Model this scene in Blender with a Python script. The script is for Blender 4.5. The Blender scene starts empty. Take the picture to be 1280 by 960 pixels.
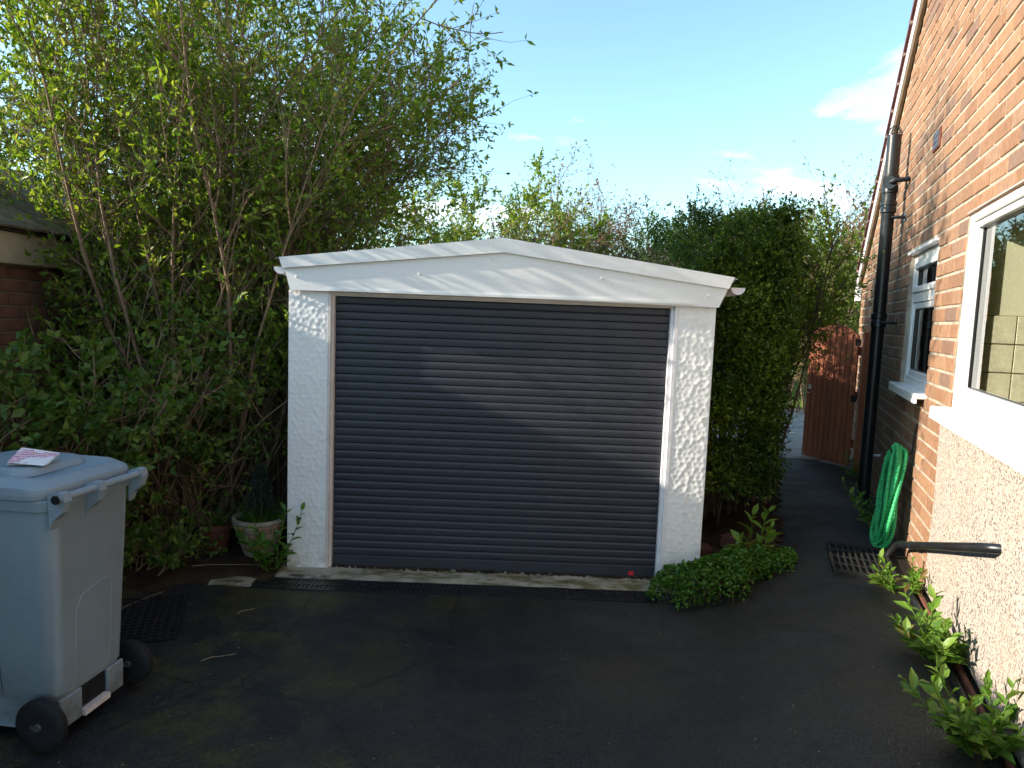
import bpy, math, random
import numpy as np
from mathutils import Vector, Matrix, noise
R_ = math.radians
scene = bpy.context.scene
col = scene.collection

# ------------------------------------------------------------------ camera
F, W_ = 875.0, 1280.0
PITCH = math.atan(85 / 875.0); ROLL = R_(2.17)
cd = bpy.data.cameras.new('camera'); cam = bpy.data.objects.new('camera', cd); col.objects.link(cam)
cd.sensor_width = 36; cd.lens = F / W_ * 36; cd.clip_end = 2000; cd.clip_start = 0.02
fw = Vector((0, math.cos(PITCH), -math.sin(PITCH))); r0 = Vector((1, 0, 0)); u0 = r0.cross(fw)
rr = math.cos(ROLL) * r0 + math.sin(ROLL) * u0; uu = -math.sin(ROLL) * r0 + math.cos(ROLL) * u0
cam.matrix_world = Matrix(((rr.x, uu.x, -fw.x, 0), (rr.y, uu.y, -fw.y, 0), (rr.z, uu.z, -fw.z, 1.5), (0, 0, 0, 1)))
scene.camera = cam

# ------------------------------------------------------------------ light
SUN_EL = R_(21.0)
SUN = Vector((-1.0, -0.10, 0)).normalized()
SUN_AZ = math.atan2(SUN.x, SUN.y)            # clockwise from +Y
to_sun = Vector((SUN.x * math.cos(SUN_EL), SUN.y * math.cos(SUN_EL), math.sin(SUN_EL)))
sd = bpy.data.lights.new('sun', 'SUN'); sd.energy = 4.4; sd.angle = R_(0.53); sd.color = (1.0, 0.90, 0.76)
so = bpy.data.objects.new('sun', sd); col.objects.link(so)
so.rotation_euler = (-to_sun).to_track_quat('-Z', 'Y').to_euler(); so.location = to_sun * 60
world = bpy.data.worlds.new('World'); scene.world = world; world.use_nodes = True
wn = world.node_tree.nodes; wl = world.node_tree.links
for n in list(wn): wn.remove(n)
def wnode(t, **k):
    n = wn.new(t)
    for a, b in k.items(): setattr(n, a, b)
    return n
sky = wnode('ShaderNodeTexSky'); sky.sky_type = 'NISHITA'; sky.sun_disc = False
sky.sun_elevation = SUN_EL; sky.sun_rotation = SUN_AZ % (2 * math.pi)
sky.air_density = 1.0; sky.dust_density = 0.8; sky.ozone_density = 0.7
bg = wnode('ShaderNodeBackground'); bg.inputs['Strength'].default_value = 0.15
wo = wnode('ShaderNodeOutputWorld')
tc = wnode('ShaderNodeTexCoord')
sx = wnode('ShaderNodeSeparateXYZ'); wl.new(tc.outputs['Generated'], sx.inputs[0])
zc = wnode('ShaderNodeMath', operation='ADD'); wl.new(sx.outputs['Z'], zc.inputs[0]); zc.inputs[1].default_value = 0.22
zm = wnode('ShaderNodeMath', operation='MAXIMUM'); wl.new(zc.outputs[0], zm.inputs[0]); zm.inputs[1].default_value = 0.1
dx = wnode('ShaderNodeMath', operation='DIVIDE'); wl.new(sx.outputs['X'], dx.inputs[0]); wl.new(zm.outputs[0], dx.inputs[1])
dy = wnode('ShaderNodeMath', operation='DIVIDE'); wl.new(sx.outputs['Y'], dy.inputs[0]); wl.new(zm.outputs[0], dy.inputs[1])
cx = wnode('ShaderNodeCombineXYZ'); wl.new(dx.outputs[0], cx.inputs[0]); wl.new(dy.outputs[0], cx.inputs[1])
cx.inputs[2].default_value = 5.7
cn = wnode('ShaderNodeTexNoise'); cn.inputs['Scale'].default_value = 1.15; cn.inputs['Detail'].default_value = 8
cn.inputs['Roughness'].default_value = 0.55; cn.inputs['Distortion'].default_value = 0.35
wl.new(cx.outputs[0], cn.inputs['Vector'])
cr = wnode('ShaderNodeValToRGB'); cr.color_ramp.elements[0].position = 0.56; cr.color_ramp.elements[1].position = 0.72
wl.new(cn.outputs['Fac'], cr.inputs[0])
cf = wnode('ShaderNodeMath', operation='MULTIPLY'); wl.new(cr.outputs[0], cf.inputs[0]); cf.inputs[1].default_value = 0.85
tn = wnode('ShaderNodeMix', data_type='RGBA', blend_type='MULTIPLY'); tn.inputs[0].default_value = 1.0
wl.new(sky.outputs[0], tn.inputs[6]); tn.inputs[7].default_value = (0.86, 1.05, 1.07, 1)
mx = wnode('ShaderNodeMix', data_type='RGBA'); wl.new(cf.outputs[0], mx.inputs[0]); wl.new(tn.outputs[2], mx.inputs[6])
mx.inputs[7].default_value = (7.5, 7.6, 7.8, 1)
wl.new(mx.outputs[2], bg.inputs['Color']); wl.new(bg.outputs[0], wo.inputs[0])
vs = scene.view_settings; vs.view_transform = 'Standard'; vs.look = 'None'; vs.exposure = 1.28; vs.gamma = 1; vs.use_curve_mapping = False
scene.cycles.use_denoising = True
scene.cycles.max_bounces = 8; scene.cycles.transparent_max_bounces = 12
scene.cycles.caustics_reflective = False; scene.cycles.caustics_refractive = False

# ------------------------------------------------------------------ helpers
def tag(o, label=None, cat=None, group=None, kind=None):
    if label: o['label'] = label
    if cat: o['category'] = cat
    if group: o['group'] = group
    if kind: o['kind'] = kind
    return o
def empty(name, loc=(0, 0, 0), rz=0, parent=None):
    o = bpy.data.objects.new(name, None); col.objects.link(o); o.location = loc; o.rotation_euler = (0, 0, rz)
    o.empty_display_size = 0.1
    if parent: o.parent = parent
    return o
def obj(name, mesh, parent=None, loc=(0, 0, 0), rot=None):
    o = bpy.data.objects.new(name, mesh); col.objects.link(o); o.location = loc
    if rot: o.rotation_euler = rot
    if parent: o.parent = parent
    return o
class MB:
    def __init__(s): s.v = []; s.f = []; s.a = []
    def add(s, vs, fs, a=0.5):
        n = len(s.v); s.v += [tuple(p) for p in vs]
        for f in fs: s.f.append([i + n for i in f]); s.a.append(a)
        return s
    def box(s, x0, x1, y0, y1, z0, z1, a=0.5, M=None):
        v = [(x, y, z) for z in (z0, z1) for y in (y0, y1) for x in (x0, x1)]
        if M is not None: v = [tuple(M @ Vector(p)) for p in v]
        return s.add(v, [(0, 2, 3, 1), (4, 5, 7, 6), (0, 1, 5, 4), (2, 6, 7, 3), (0, 4, 6, 2), (1, 3, 7, 5)], a)
    def cbox(s, x0, x1, y0, y1, z0, z1, c=0.006, a=0.5, M=None):
        # box with chamfered edges
        import itertools
        vs = []; idx = {}
        X = (x0, x1); Y = (y0, y1); Z = (z0, z1)
        for i, j, k in itertools.product((0, 1), repeat=3):
            sx_, sy_, sz_ = (1 if i == 0 else -1), (1 if j == 0 else -1), (1 if k == 0 else -1)
            for ax in range(3):
                p = [X[i] + (0 if ax == 0 else sx_ * c), Y[j] + (0 if ax == 1 else sy_ * c), Z[k] + (0 if ax == 2 else sz_ * c)]
                idx[(i, j, k, ax)] = len(vs); vs.append(p)
        fs = []
        for ax in range(3):
            o1, o2 = [q for q in range(3) if q != ax]
            for side in (0, 1):
                ring = []
                for (p, q) in ((0, 0), (1, 0), (1, 1), (0, 1)):
                    t = [0, 0, 0]; t[ax] = side; t[o1] = p; t[o2] = q
                    ring.append(idx[(*t, ax)])
                fs.append(ring)
        for ax in range(3):
            o1, o2 = [q for q in range(3) if q != ax]
            for p in (0, 1):
                for q in (0, 1):
                    t0 = [0, 0, 0]; t1 = [0, 0, 0]; t1[ax] = 1
                    for t in (t0, t1): t[o1] = p; t[o2] = q
                    fs.append([idx[(*t0, o1)], idx[(*t1, o1)], idx[(*t1, o2)], idx[(*t0, o2)]])
        for i, j, k in itertools.product((0, 1), repeat=3): fs.append([idx[(i, j, k, 0)], idx[(i, j, k, 1)], idx[(i, j, k, 2)]])
        if M is not None: vs = [tuple(M @ Vector(p)) for p in vs]
        return s.add(vs, fs, a)
    def tube(s, pts, r, n=8, cap=True, a=0.5):
        pts = [Vector(p) for p in pts]; k = len(pts)
        rad = r if isinstance(r, (list, tuple)) else [r] * k
        t0 = (pts[1] - pts[0]).normalized()
        ref = Vector((0, 0, 1)) if abs(t0.z) < 0.9 else Vector((1, 0, 0))
        nx = t0.cross(ref).normalized(); vs = []
        for i in range(k):
            t = (pts[min(i + 1, k - 1)] - pts[max(i - 1, 0)])
            t = t.normalized() if t.length > 1e-9 else t0
            nx = (nx - t * nx.dot(t)); nx = nx.normalized() if nx.length > 1e-6 else t.orthogonal().normalized()
            ny = t.cross(nx)
            for j in range(n):
                q = 2 * math.pi * j / n
                vs.append(pts[i] + (nx * math.cos(q) + ny * math.sin(q)) * rad[i])
        fs = [(i * n + j, i * n + (j + 1) % n, (i + 1) * n + (j + 1) % n, (i + 1) * n + j) for i in range(k - 1) for j in range(n)]
        if cap: fs += [tuple(range(n - 1, -1, -1)), tuple((k - 1) * n + j for j in range(n))]
        return s.add(vs, fs, a)
    def lathe(s, prof, n=24, c=(0, 0, 0), a=0.5, axis='z'):
        vs = []
        for (r, z) in prof:
            for j in range(n):
                q = 2 * math.pi * j / n
                if axis == 'z': vs.append((c[0] + r * math.cos(q), c[1] + r * math.sin(q), c[2] + z))
                else: vs.append((c[0] + r * math.cos(q), c[1] + z, c[2] + r * math.sin(q)))
        k = len(prof)
        fs = [(i * n + j, i * n + (j + 1) % n, (i + 1) * n + (j + 1) % n, (i + 1) * n + j) for i in range(k - 1) for j in range(n)]
        fs += [tuple(range(n - 1, -1, -1)), tuple((k - 1) * n + j for j in range(n))]
        return s.add(vs, fs, a)
    def mesh(s, name, mat, smooth=False):
        me = bpy.data.meshes.new(name); me.from_pydata(s.v, [], s.f); me.materials.append(mat)
        at = me.attributes.new('rnd', 'FLOAT', 'FACE'); at.data.foreach_set('value', np.array(s.a, dtype=np.float32))
        if smooth:
            me.polygons.foreach_set('use_smooth', [True] * len(me.polygons))
            try: me.set_sharp_from_angle(angle=R_(40))
            except Exception: pass
        me.update(); return me
    def build(s, name, mat, parent=None, smooth=False, loc=(0, 0, 0), rot=None):
        return obj(name, s.mesh(name, mat, smooth), parent, loc, rot)
def np_mesh(name, verts, faces, mat, att=None, smooth=False):
    """verts (n,3); faces (m,k) with k fixed; att per face"""
    verts = np.asarray(verts, dtype=np.float32); faces = np.asarray(faces, dtype=np.int32)
    me = bpy.data.meshes.new(name); m, k = faces.shape
    me.vertices.add(len(verts)); me.vertices.foreach_set('co', verts.ravel())
    me.loops.add(m * k); me.loops.foreach_set('vertex_index', faces.ravel())
    me.polygons.add(m); me.polygons.foreach_set('loop_start', np.arange(0, m * k, k, dtype=np.int32))
    if smooth: me.polygons.foreach_set('use_smooth', np.ones(m, dtype=bool))
    if att is not None:
        at = me.attributes.new('rnd', 'FLOAT', 'FACE'); at.data.foreach_set('value', np.asarray(att, dtype=np.float32))
    me.materials.append(mat); me.update(calc_edges=True); me.validate()
    return me
def nz(x, y, z=0.0): return noise.noise(Vector((x, y, z)))
def smooth(a, b, x):
    t = min(1, max(0, (x - a) / (b - a))); return t * t * (3 - 2 * t)

# ------------------------------------------------------------------ materials
class NT:
    def __init__(s, name):
        s.m = bpy.data.materials.new(name); s.m.use_nodes = True; s.t = s.m.node_tree
        for n in list(s.t.nodes): s.t.nodes.remove(n)
        s.out = s.n('ShaderNodeOutputMaterial')
    def n(s, t, **k):
        x = s.t.nodes.new(t)
        for a, b in k.items(): setattr(x, a, b)
        return x
    def l(s, a, b): s.t.links.new(a, b)
    def ramp(s, src, stops, interp='LINEAR'):
        r = s.n('ShaderNodeValToRGB'); e = r.color_ramp; e.interpolation = interp
        while len(e.elements) < len(stops): e.elements.new(0.5)
        for el, (p, c) in zip(e.elements, stops):
            el.position = p; el.color = (*c, 1) if len(c) == 3 else c
        s.l(src, r.inputs[0]); return r.outputs[0]
    def noise(s, scale, detail=4, rough=0.55, vec=None, dist=0, out='Fac'):
        x = s.n('ShaderNodeTexNoise'); x.inputs['Scale'].default_value = scale; x.inputs['Detail'].default_value = detail
        x.inputs['Roughness'].default_value = rough; x.inputs['Distortion'].default_value = dist
        s.l(vec if vec is not None else s.coord(), x.inputs['Vector']); return x.outputs[out]
    def coord(s, which='Object'):
        if not hasattr(s, 'tc'): s.tc = s.n('ShaderNodeTexCoord'); s.geo = s.n('ShaderNodeNewGeometry')
        return s.geo.outputs['Position'] if which == 'World' else s.tc.outputs[which]
    def scaled(s, vec, sc):
        m = s.n('ShaderNodeMapping'); m.inputs['Scale'].default_value = sc; s.l(vec, m.inputs[0]); return m.outputs[0]
    def mix(s, fac, a, b, mode='MIX'):
        m = s.n('ShaderNodeMix', data_type='RGBA', blend_type=mode)
        for v, i in ((fac, 0), (a, 6), (b, 7)):
            if hasattr(v, 'links') or hasattr(v, 'is_linked'): s.l(v, m.inputs[i])
            elif isinstance(v, (int, float)): m.inputs[i].default_value = v
            else: m.inputs[i].default_value = (*v, 1)
        return m.outputs[2]
    def math(s, op, a, b=None):
        m = s.n('ShaderNodeMath', operation=op)
        for i, v in enumerate((a, b)):
            if v is None: continue
            if isinstance(v, (int, float)): m.inputs[i].default_value = v
            else: s.l(v, m.inputs[i])
        return m.outputs[0]
    def bump(s, h, strength=0.3, dist=0.01):
        b = s.n('ShaderNodeBump'); b.inputs['Strength'].default_value = strength; b.inputs['Distance'].default_value = dist
        s.l(h, b.inputs['Height']); return b.outputs[0]
    def attr(s, name='rnd'):
        a = s.n('ShaderNodeAttribute'); a.attribute_name = name; return a.outputs['Fac']
    def objrnd(s): return s.n('ShaderNodeObjectInfo').outputs['Random']
    def principled(s, color, rough=0.5, normal=None, spec=0.5, metal=0, link=True):
        p = s.n('ShaderNodeBsdfPrincipled')
        for v, k in ((color, 'Base Color'), (rough, 'Roughness'), (spec, 'Specular IOR Level'), (metal, 'Metallic')):
            if isinstance(v, (int, float)): p.inputs[k].default_value = v
            elif isinstance(v, tuple): p.inputs[k].default_value = (*v, 1)
            else: s.l(v, p.inputs[k])
        if normal is not None: s.l(normal, p.inputs['Normal'])
        if link: s.l(p.outputs[0], s.out.inputs[0])
        return p
def plain(name, c, rough=0.5, spec=0.5, var=0.12, scale=6, bump=0, bscale=60, metal=0):
    t = NT(name); n = t.noise(scale, 5)
    cc = t.ramp(n, [(0.3, tuple(x * (1 - var) for x in c)), (0.7, tuple(min(1, x * (1 + var)) for x in c))])
    nr = t.bump(t.noise(bscale, 4), bump, 0.004) if bump else None
    t.principled(cc, rough, nr, spec, metal); return t.m
def leafmat(name, stops, trans=0.35, tint=(1.5, 1.45, 0.7), gloss=0.42):
    t = NT(name); a = t.attr(); c = t.ramp(a, stops)
    p = t.principled(c, gloss, None, 0.35, link=False)
    tl = t.n('ShaderNodeBsdfTranslucent'); t.l(t.mix(1.0, c, tint, 'MULTIPLY'), tl.inputs[0])
    ms = t.n('ShaderNodeMixShader'); ms.inputs[0].default_value = trans
    t.l(p.outputs[0], ms.inputs[1]); t.l(tl.outputs[0], ms.inputs[2]); t.l(ms.outputs[0], t.out.inputs[0]); return t.m
def glassmat(name, tint=(0.93, 0.97, 0.95)):
    t = NT(name); fr = t.n('ShaderNodeFresnel'); fr.inputs[0].default_value = 1.5
    tr = t.n('ShaderNodeBsdfTransparent'); tr.inputs[0].default_value = (*tint, 1)
    g = t.n('ShaderNodeBsdfGlossy'); g.inputs['Roughness'].default_value = 0.0; g.inputs[0].default_value = (1, 1, 1, 1)
    ms = t.n('ShaderNodeMixShader'); f2 = t.math('MULTIPLY', fr.outputs[0], 1.25)
    t.l(f2, ms.inputs[0]); t.l(tr.outputs[0], ms.inputs[1]); t.l(g.outputs[0], ms.inputs[2]); t.l(ms.outputs[0], t.out.inputs[0]); return t.m
def brickmat(name, by_object, dark=1.0):
    t = NT(name); r = t.objrnd() if by_object else t.attr()
    c = t.ramp(r, [(0.0, (0.235, 0.128, 0.078)), (0.2, (0.275, 0.153, 0.093)), (0.45, (0.305, 0.178, 0.108)), (0.65, (0.250, 0.138, 0.085)),
                   (0.82, (0.335, 0.203, 0.128)), (0.95, (0.195, 0.125, 0.098)), (1.0, (0.22, 0.115, 0.08))])
    w = t.coord('World')
    c = t.mix(0.75, c, t.ramp(t.noise(28, 5, 0.6, w), [(0.3, (0.72, 0.70, 0.68)), (0.7, (1.22, 1.2, 1.15))]), 'MULTIPLY')
    c = t.mix(0.45, c, t.ramp(t.noise(170, 3, 0.7, w), [(0.35, (0.7, 0.66, 0.6)), (0.65, (1.2, 1.2, 1.2))]), 'MULTIPLY')
    c = t.mix(t.ramp(t.noise(1.3, 4, 0.6, w), [(0.45, (0, 0, 0)), (0.75, (0.45, 0.45, 0.45))]), c, (0.17 * dark, 0.12 * dark, 0.09 * dark))
    nb = t.bump(t.noise(130, 4, 0.7, w), 0.5, 0.004)
    t.principled(c, 0.88, nb, 0.2); return t.m
M_ = {}
M_['brick'] = brickmat('brick_clay', True); M_['brick_s'] = brickmat('brick_clay_far', False)
M_['mortar'] = plain('mortar_cream', (0.36, 0.31, 0.245), 0.95, 0.1, 0.3, 9, 0.5, 200)
M_['white'] = plain('white_upvc', (0.80, 0.80, 0.79), 0.28, 0.5, 0.03, 3)
M_['black_pl'] = plain('black_plastic', (0.012, 0.012, 0.014), 0.3, 0.5, 0.3, 8, 0.1, 40)
M_['glass'] = glassmat('window_glass')
M_['steel'] = plain('galvanised_steel', (0.45, 0.45, 0.45), 0.35, 0.5, 0.15, 30, 0, 60, 0.9)
M_['iron'] = plain('black_iron', (0.014, 0.012, 0.010), 0.75, 0.4, 0.4, 30, 0.4, 120)
M_['bark'] = plain('bark_brown', (0.21, 0.14, 0.088), 0.85, 0.2, 0.4, 14, 0.6, 60)
M_['bark_d'] = plain('bark_dark', (0.10, 0.075, 0.055), 0.9, 0.2, 0.4, 14, 0.6, 60)
M_['twig'] = plain('dry_twig', (0.30, 0.23, 0.14), 0.85, 0.2, 0.3, 14)
def painted_white(name, dirt):
    t = NT(name); w = t.coord('World')
    st = t.noise(1.0, 6, 0.65, t.scaled(w, (2.0, 2.0, 9.0)))
    c = t.ramp(st, [(0.35, (0.82, 0.82, 0.80)), (0.62, (0.79, 0.785, 0.765)), (0.85, (0.70, 0.69, 0.65))])
    c = t.mix(t.ramp(t.noise(5, 6, 0.7, w), [(0.55, (0, 0, 0)), (0.8, (dirt, dirt, dirt))]), c, (0.55, 0.53, 0.46))
    sp = t.n('ShaderNodeSeparateXYZ'); t.l(w, sp.inputs[0])
    ft = t.ramp(t.math('ADD', sp.outputs['Z'], 0.19), [(0.0, (1, 1, 1)), (0.16, (0.25, 0.25, 0.25)), (0.45, (0, 0, 0))])
    c = t.mix(t.math('MULTIPLY', ft, t.ramp(t.noise(11, 7, 0.75, w), [(0.38, (0, 0, 0)), (0.66, (0.8, 0.8, 0.8))])), c, (0.27, 0.25, 0.16))
    c = t.mix(t.ramp(t.noise(2.4, 7, 0.7, t.scaled(w, (9, 9, 0.7))), [(0.60, (0, 0, 0)), (0.75, (0.30, 0.30, 0.30))]), c, (0.50, 0.47, 0.36))
    t.principled(c, 0.42, t.bump(t.noise(60, 4, 0.6, w), 0.12, 0.004), 0.4); return t.m
M_['paint'] = painted_white('white_masonry_paint', 0.25); M_['fascia'] = painted_white('white_fascia_paint', 0.12)
M_['frame'] = plain('aged_white_frame', (0.62, 0.56, 0.52), 0.5, 0.4, 0.12, 12)
def slatmat():
    t = NT('anthracite_door'); w = t.coord('World')
    c = t.ramp(t.noise(3, 5, 0.6, w), [(0.3, (0.026, 0.028, 0.038)), (0.7, (0.032, 0.035, 0.046))])
    c = t.mix(t.ramp(t.noise(90, 2, 0.6, w), [(0.6, (0, 0, 0)), (0.8, (0.3, 0.3, 0.3))]), c, (0.055, 0.055, 0.058))
    c = t.mix(t.ramp(t.noise(2.0, 6, 0.7, t.scaled(w, (5, 5, 0.8))), [(0.55, (0, 0, 0)), (0.8, (0.3, 0.3, 0.3))]), c, (0.062, 0.062, 0.064))
    rg = t.ramp(t.noise(2.2, 5, 0.6, w), [(0.3, (0.42, 0.42, 0.42)), (0.7, (0.55, 0.55, 0.55))])
    t.principled(c, rg, None, 0.45); return t.m
M_['slat'] = slatmat()
def asphaltmat():
    t = NT('asphalt_old'); w = t.coord('World')
    c = t.ramp(t.noise(0.9, 6, 0.62, w), [(0.3, (0.007, 0.0069, 0.0075)), (0.55, (0.0105, 0.0102, 0.011)), (0.75, (0.018, 0.0175, 0.018))])
    vo = t.n('ShaderNodeTexVoronoi'); vo.inputs['Scale'].default_value = 120; t.l(w, vo.inputs['Vector'])
    c = t.mix(0.7, c, t.ramp(vo.outputs['Color'], [(0.2, (0.45, 0.45, 0.45)), (0.5, (1.0, 1.0, 1.0)), (0.72, (2.6, 2.5, 2.35))]), 'MULTIPLY')
    # moss, stronger on the shaded left and by the walls
    sp = t.n('ShaderNodeSeparateXYZ'); t.l(w, sp.inputs[0])
    side = t.ramp(t.math('MULTIPLY', sp.outputs['X'], -0.4), [(0.0, (0.0, 0.0, 0.0)), (0.5, (1, 1, 1))])
    ms = t.math('MULTIPLY', t.ramp(t.noise(1.7, 9, 0.74, w), [(0.44, (0, 0, 0)), (0.62, (1, 1, 1))]), t.math('ADD', side, 0.25))
    c = t.mix(t.math('MULTIPLY', ms, 0.85), c, t.ramp(t.noise(60, 3, 0.6, w), [(0.35, (0.026, 0.024, 0.006)), (0.7, (0.085, 0.073, 0.018))]))
    # pale worn patches and a few hairline cracks
    c = t.mix(t.ramp(t.noise(0.75, 8, 0.7, w, 0.6), [(0.54, (0, 0, 0)), (0.74, (0.6, 0.6, 0.6))]), c, (0.040, 0.039, 0.038))
    cv = t.n('ShaderNodeTexVoronoi'); cv.feature = 'DISTANCE_TO_EDGE'; cv.inputs['Scale'].default_value = 0.55
    wob = t.mix(0.12, w, t.noise(3.0, 6, 0.7, w, out='Color')); t.l(wob, cv.inputs['Vector'])
    c = t.mix(t.ramp(cv.outputs['Distance'], [(0.0, (0.75, 0.75, 0.75)), (0.006, (0, 0, 0))]), c, (0.004, 0.004, 0.004))
    c = t.mix(t.ramp(t.noise(260, 2, 0.5, w), [(0.72, (0, 0, 0)), (0.78, (0.8, 0.8, 0.8))]), c, (0.10, 0.09, 0.07))
    rg = t.ramp(t.noise(1.4, 6, 0.65, w), [(0.33, (0.36, 0.36, 0.36)), (0.52, (0.58, 0.58, 0.58)), (0.7, (0.80, 0.80, 0.80))])
    h = t.math('ADD', t.math('MULTIPLY', vo.outputs['Distance'], 1.0), t.noise(45, 4, 0.6, w))
    t.principled(c, rg, t.bump(h, 0.6, 0.006), 0.45); return t.m
M_['asphalt'] = asphaltmat()
M_['soil'] = plain('dark_soil', (0.035, 0.024, 0.015), 0.95, 0.15, 0.5, 9, 1.0, 40)
def concmat():
    t = NT('mossy_concrete'); w = t.coord('World')
    c = t.ramp(t.noise(7, 6, 0.65, w), [(0.3, (0.27, 0.25, 0.19)), (0.7, (0.40, 0.37, 0.29))])
    c = t.mix(t.ramp(t.noise(4.5, 6, 0.7, t.scaled(w, (1, 2.5, 1))), [(0.45, (0, 0, 0)), (0.62, (0.9, 0.9, 0.9))]), c, (0.10, 0.085, 0.03))
    c = t.mix(t.ramp(t.noise(3, 5, 0.7, t.scaled(w, (1.4, 5, 1))), [(0.56, (0, 0, 0)), (0.64, (0.9, 0.9, 0.9))]), c, (0.035, 0.03, 0.018))
    t.principled(c, 0.9, t.bump(t.noise(70, 5, 0.7, w), 0.6, 0.006), 0.2); return t.m
M_['conc'] = concmat()
def dashmat():
    t = NT('pebbledash'); w = t.coord('World')
    vo = t.n('ShaderNodeTexVoronoi'); vo.inputs['Scale'].default_value = 135; t.l(w, vo.inputs['Vector'])
    c = t.ramp(vo.outputs['Color'], [(0.0, (0.13, 0.105, 0.09)), (0.27, (0.34, 0.285, 0.245)), (0.40, (0.41, 0.355, 0.31)), (0.58, (0.46, 0.41, 0.36)), (0.70, (0.24, 0.195, 0.165)), (0.76, (0.39, 0.34, 0.295))], 'CONSTANT')
    c = t.mix(t.ramp(t.noise(2.2, 5, 0.6, w), [(0.4, (0, 0, 0)), (0.8, (0.4, 0.4, 0.4))]), c, (0.42, 0.33, 0.24))
    h = t.math('SUBTRACT', 1.0, vo.outputs['Distance'])
    t.principled(c, 0.85, t.bump(h, 0.5, 0.005), 0.25); return t.m
M_['dash'] = dashmat()
def woodmat(name, c, dirx=(14, 14, 1.6), rough=0.6):
    t = NT(name); o = t.n('ShaderNodeObjectInfo'); 
    va = t.n('ShaderNodeVectorMath', operation='ADD'); t.l(t.coord(), va.inputs[0]); t.l(o.outputs['Random'], va.inputs[1])
    n = t.noise(2.0, 6, 0.65, t.scaled(va.outputs[0], dirx), 0.8)
    cc = t.ramp(n, [(0.25, tuple(x * 0.6 for x in c)), (0.5, c), (0.75, tuple(min(1, x * 1.35) for x in c))])
    cc = t.mix(0.5, cc, t.ramp(o.outputs['Random'], [(0, (0.75, 0.75, 0.75)), (1, (1.25, 1.2, 1.15))]), 'MULTIPLY')
    t.principled(cc, rough, t.bump(n, 0.25, 0.004), 0.3); return t.m
M_['gate'] = woodmat('stained_gate_wood', (0.34, 0.115, 0.06)); M_['fence'] = woodmat('dark_fence_wood', (0.055, 0.030, 0.022), rough=0.85)
M_['barge_s'] = plain('soffit_brown', (0.28, 0.21, 0.14), 0.7, 0.3, 0.15, 10)  # tan brown base colour of the house soffit
M_['tile'] = plain('plum_roof_tile', (0.16, 0.075, 0.075), 0.8, 0.3, 0.3, 12, 0.5, 90)
M_['mossroof'] = plain('mossy_tile', (0.13, 0.11, 0.075), 0.9, 0.2, 0.6, 7, 0.9, 50)
M_['buff'] = plain('buff_fascia', (0.36, 0.30, 0.22), 0.7, 0.3, 0.2, 4, 0.2, 60)
def binmat():
    t = NT('grey_bin_plastic'); w = t.coord()
    c = t.ramp(t.noise(5, 6, 0.6, w), [(0.3, (0.205, 0.262, 0.305)), (0.7, (0.24, 0.295, 0.335))])
    c = t.mix(t.ramp(t.noise(1.2, 6, 0.7, t.scaled(w, (6, 6, 1))), [(0.5, (0, 0, 0)), (0.75, (0.35, 0.35, 0.35))]), c, (0.24, 0.24, 0.22))
    c = t.mix(t.ramp(t.noise(3.0, 3, 0.5, t.scaled(w, (3, 40, 14)), 1.5), [(0.66, (0, 0, 0)), (0.70, (0.35, 0.35, 0.35)), (0.74, (0, 0, 0))]), c, (0.42, 0.45, 0.47))
    sp = t.n('ShaderNodeSeparateXYZ'); t.l(w, sp.inputs[0])
    dm = t.math('MULTIPLY', t.ramp(sp.outputs['Z'], [(0.02, (1, 1, 1)), (0.30, (0, 0, 0))]), t.ramp(t.noise(9, 7, 0.75, w), [(0.42, (0, 0, 0)), (0.62, (0.75, 0.75, 0.75))]))
    c = t.mix(dm, c, (0.085, 0.075, 0.055))
    rgh = t.ramp(t.noise(12, 6, 0.7, w), [(0.3, (0.40, 0.40, 0.40)), (0.7, (0.62, 0.62, 0.62))])
    t.principled(c, rgh, t.bump(t.noise(300, 2, 0.5, w), 0.15, 0.002), 0.35); return t.m
M_['bin'] = binmat()
M_['rubber'] = plain('black_rubber', (0.012, 0.012, 0.013), 0.65, 0.3, 0.3, 15, 0.3, 80)
M_['terra'] = plain('terracotta', (0.13, 0.05, 0.034), 0.8, 0.25, 0.3, 9, 0.4, 90)
M_['hose'] = plain('green_hose', (0.03, 0.38, 0.13), 0.5, 0.4, 0.25, 60, 0.5, 260)
M_['grey_pl'] = plain('dark_grey_plastic', (0.05, 0.055, 0.06), 0.45)
M_['cream'] = plain('cream_wall', (0.74, 0.70, 0.50), 0.8, 0.2, 0.05, 2)
M_['ktile'] = plain('cream_ceramic_tile', (0.74, 0.67, 0.48), 0.25, 0.5, 0.18, 22)
M_['grout'] = plain('brown_grout', (0.33, 0.25, 0.15), 0.9)
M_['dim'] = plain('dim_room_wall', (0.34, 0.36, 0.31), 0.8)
M_['lead'] = plain('grey_sealant', (0.30, 0.28, 0.26), 0.8)
M_['red'] = plain('red_sticker', (0.65, 0.02, 0.03), 0.5)

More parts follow.
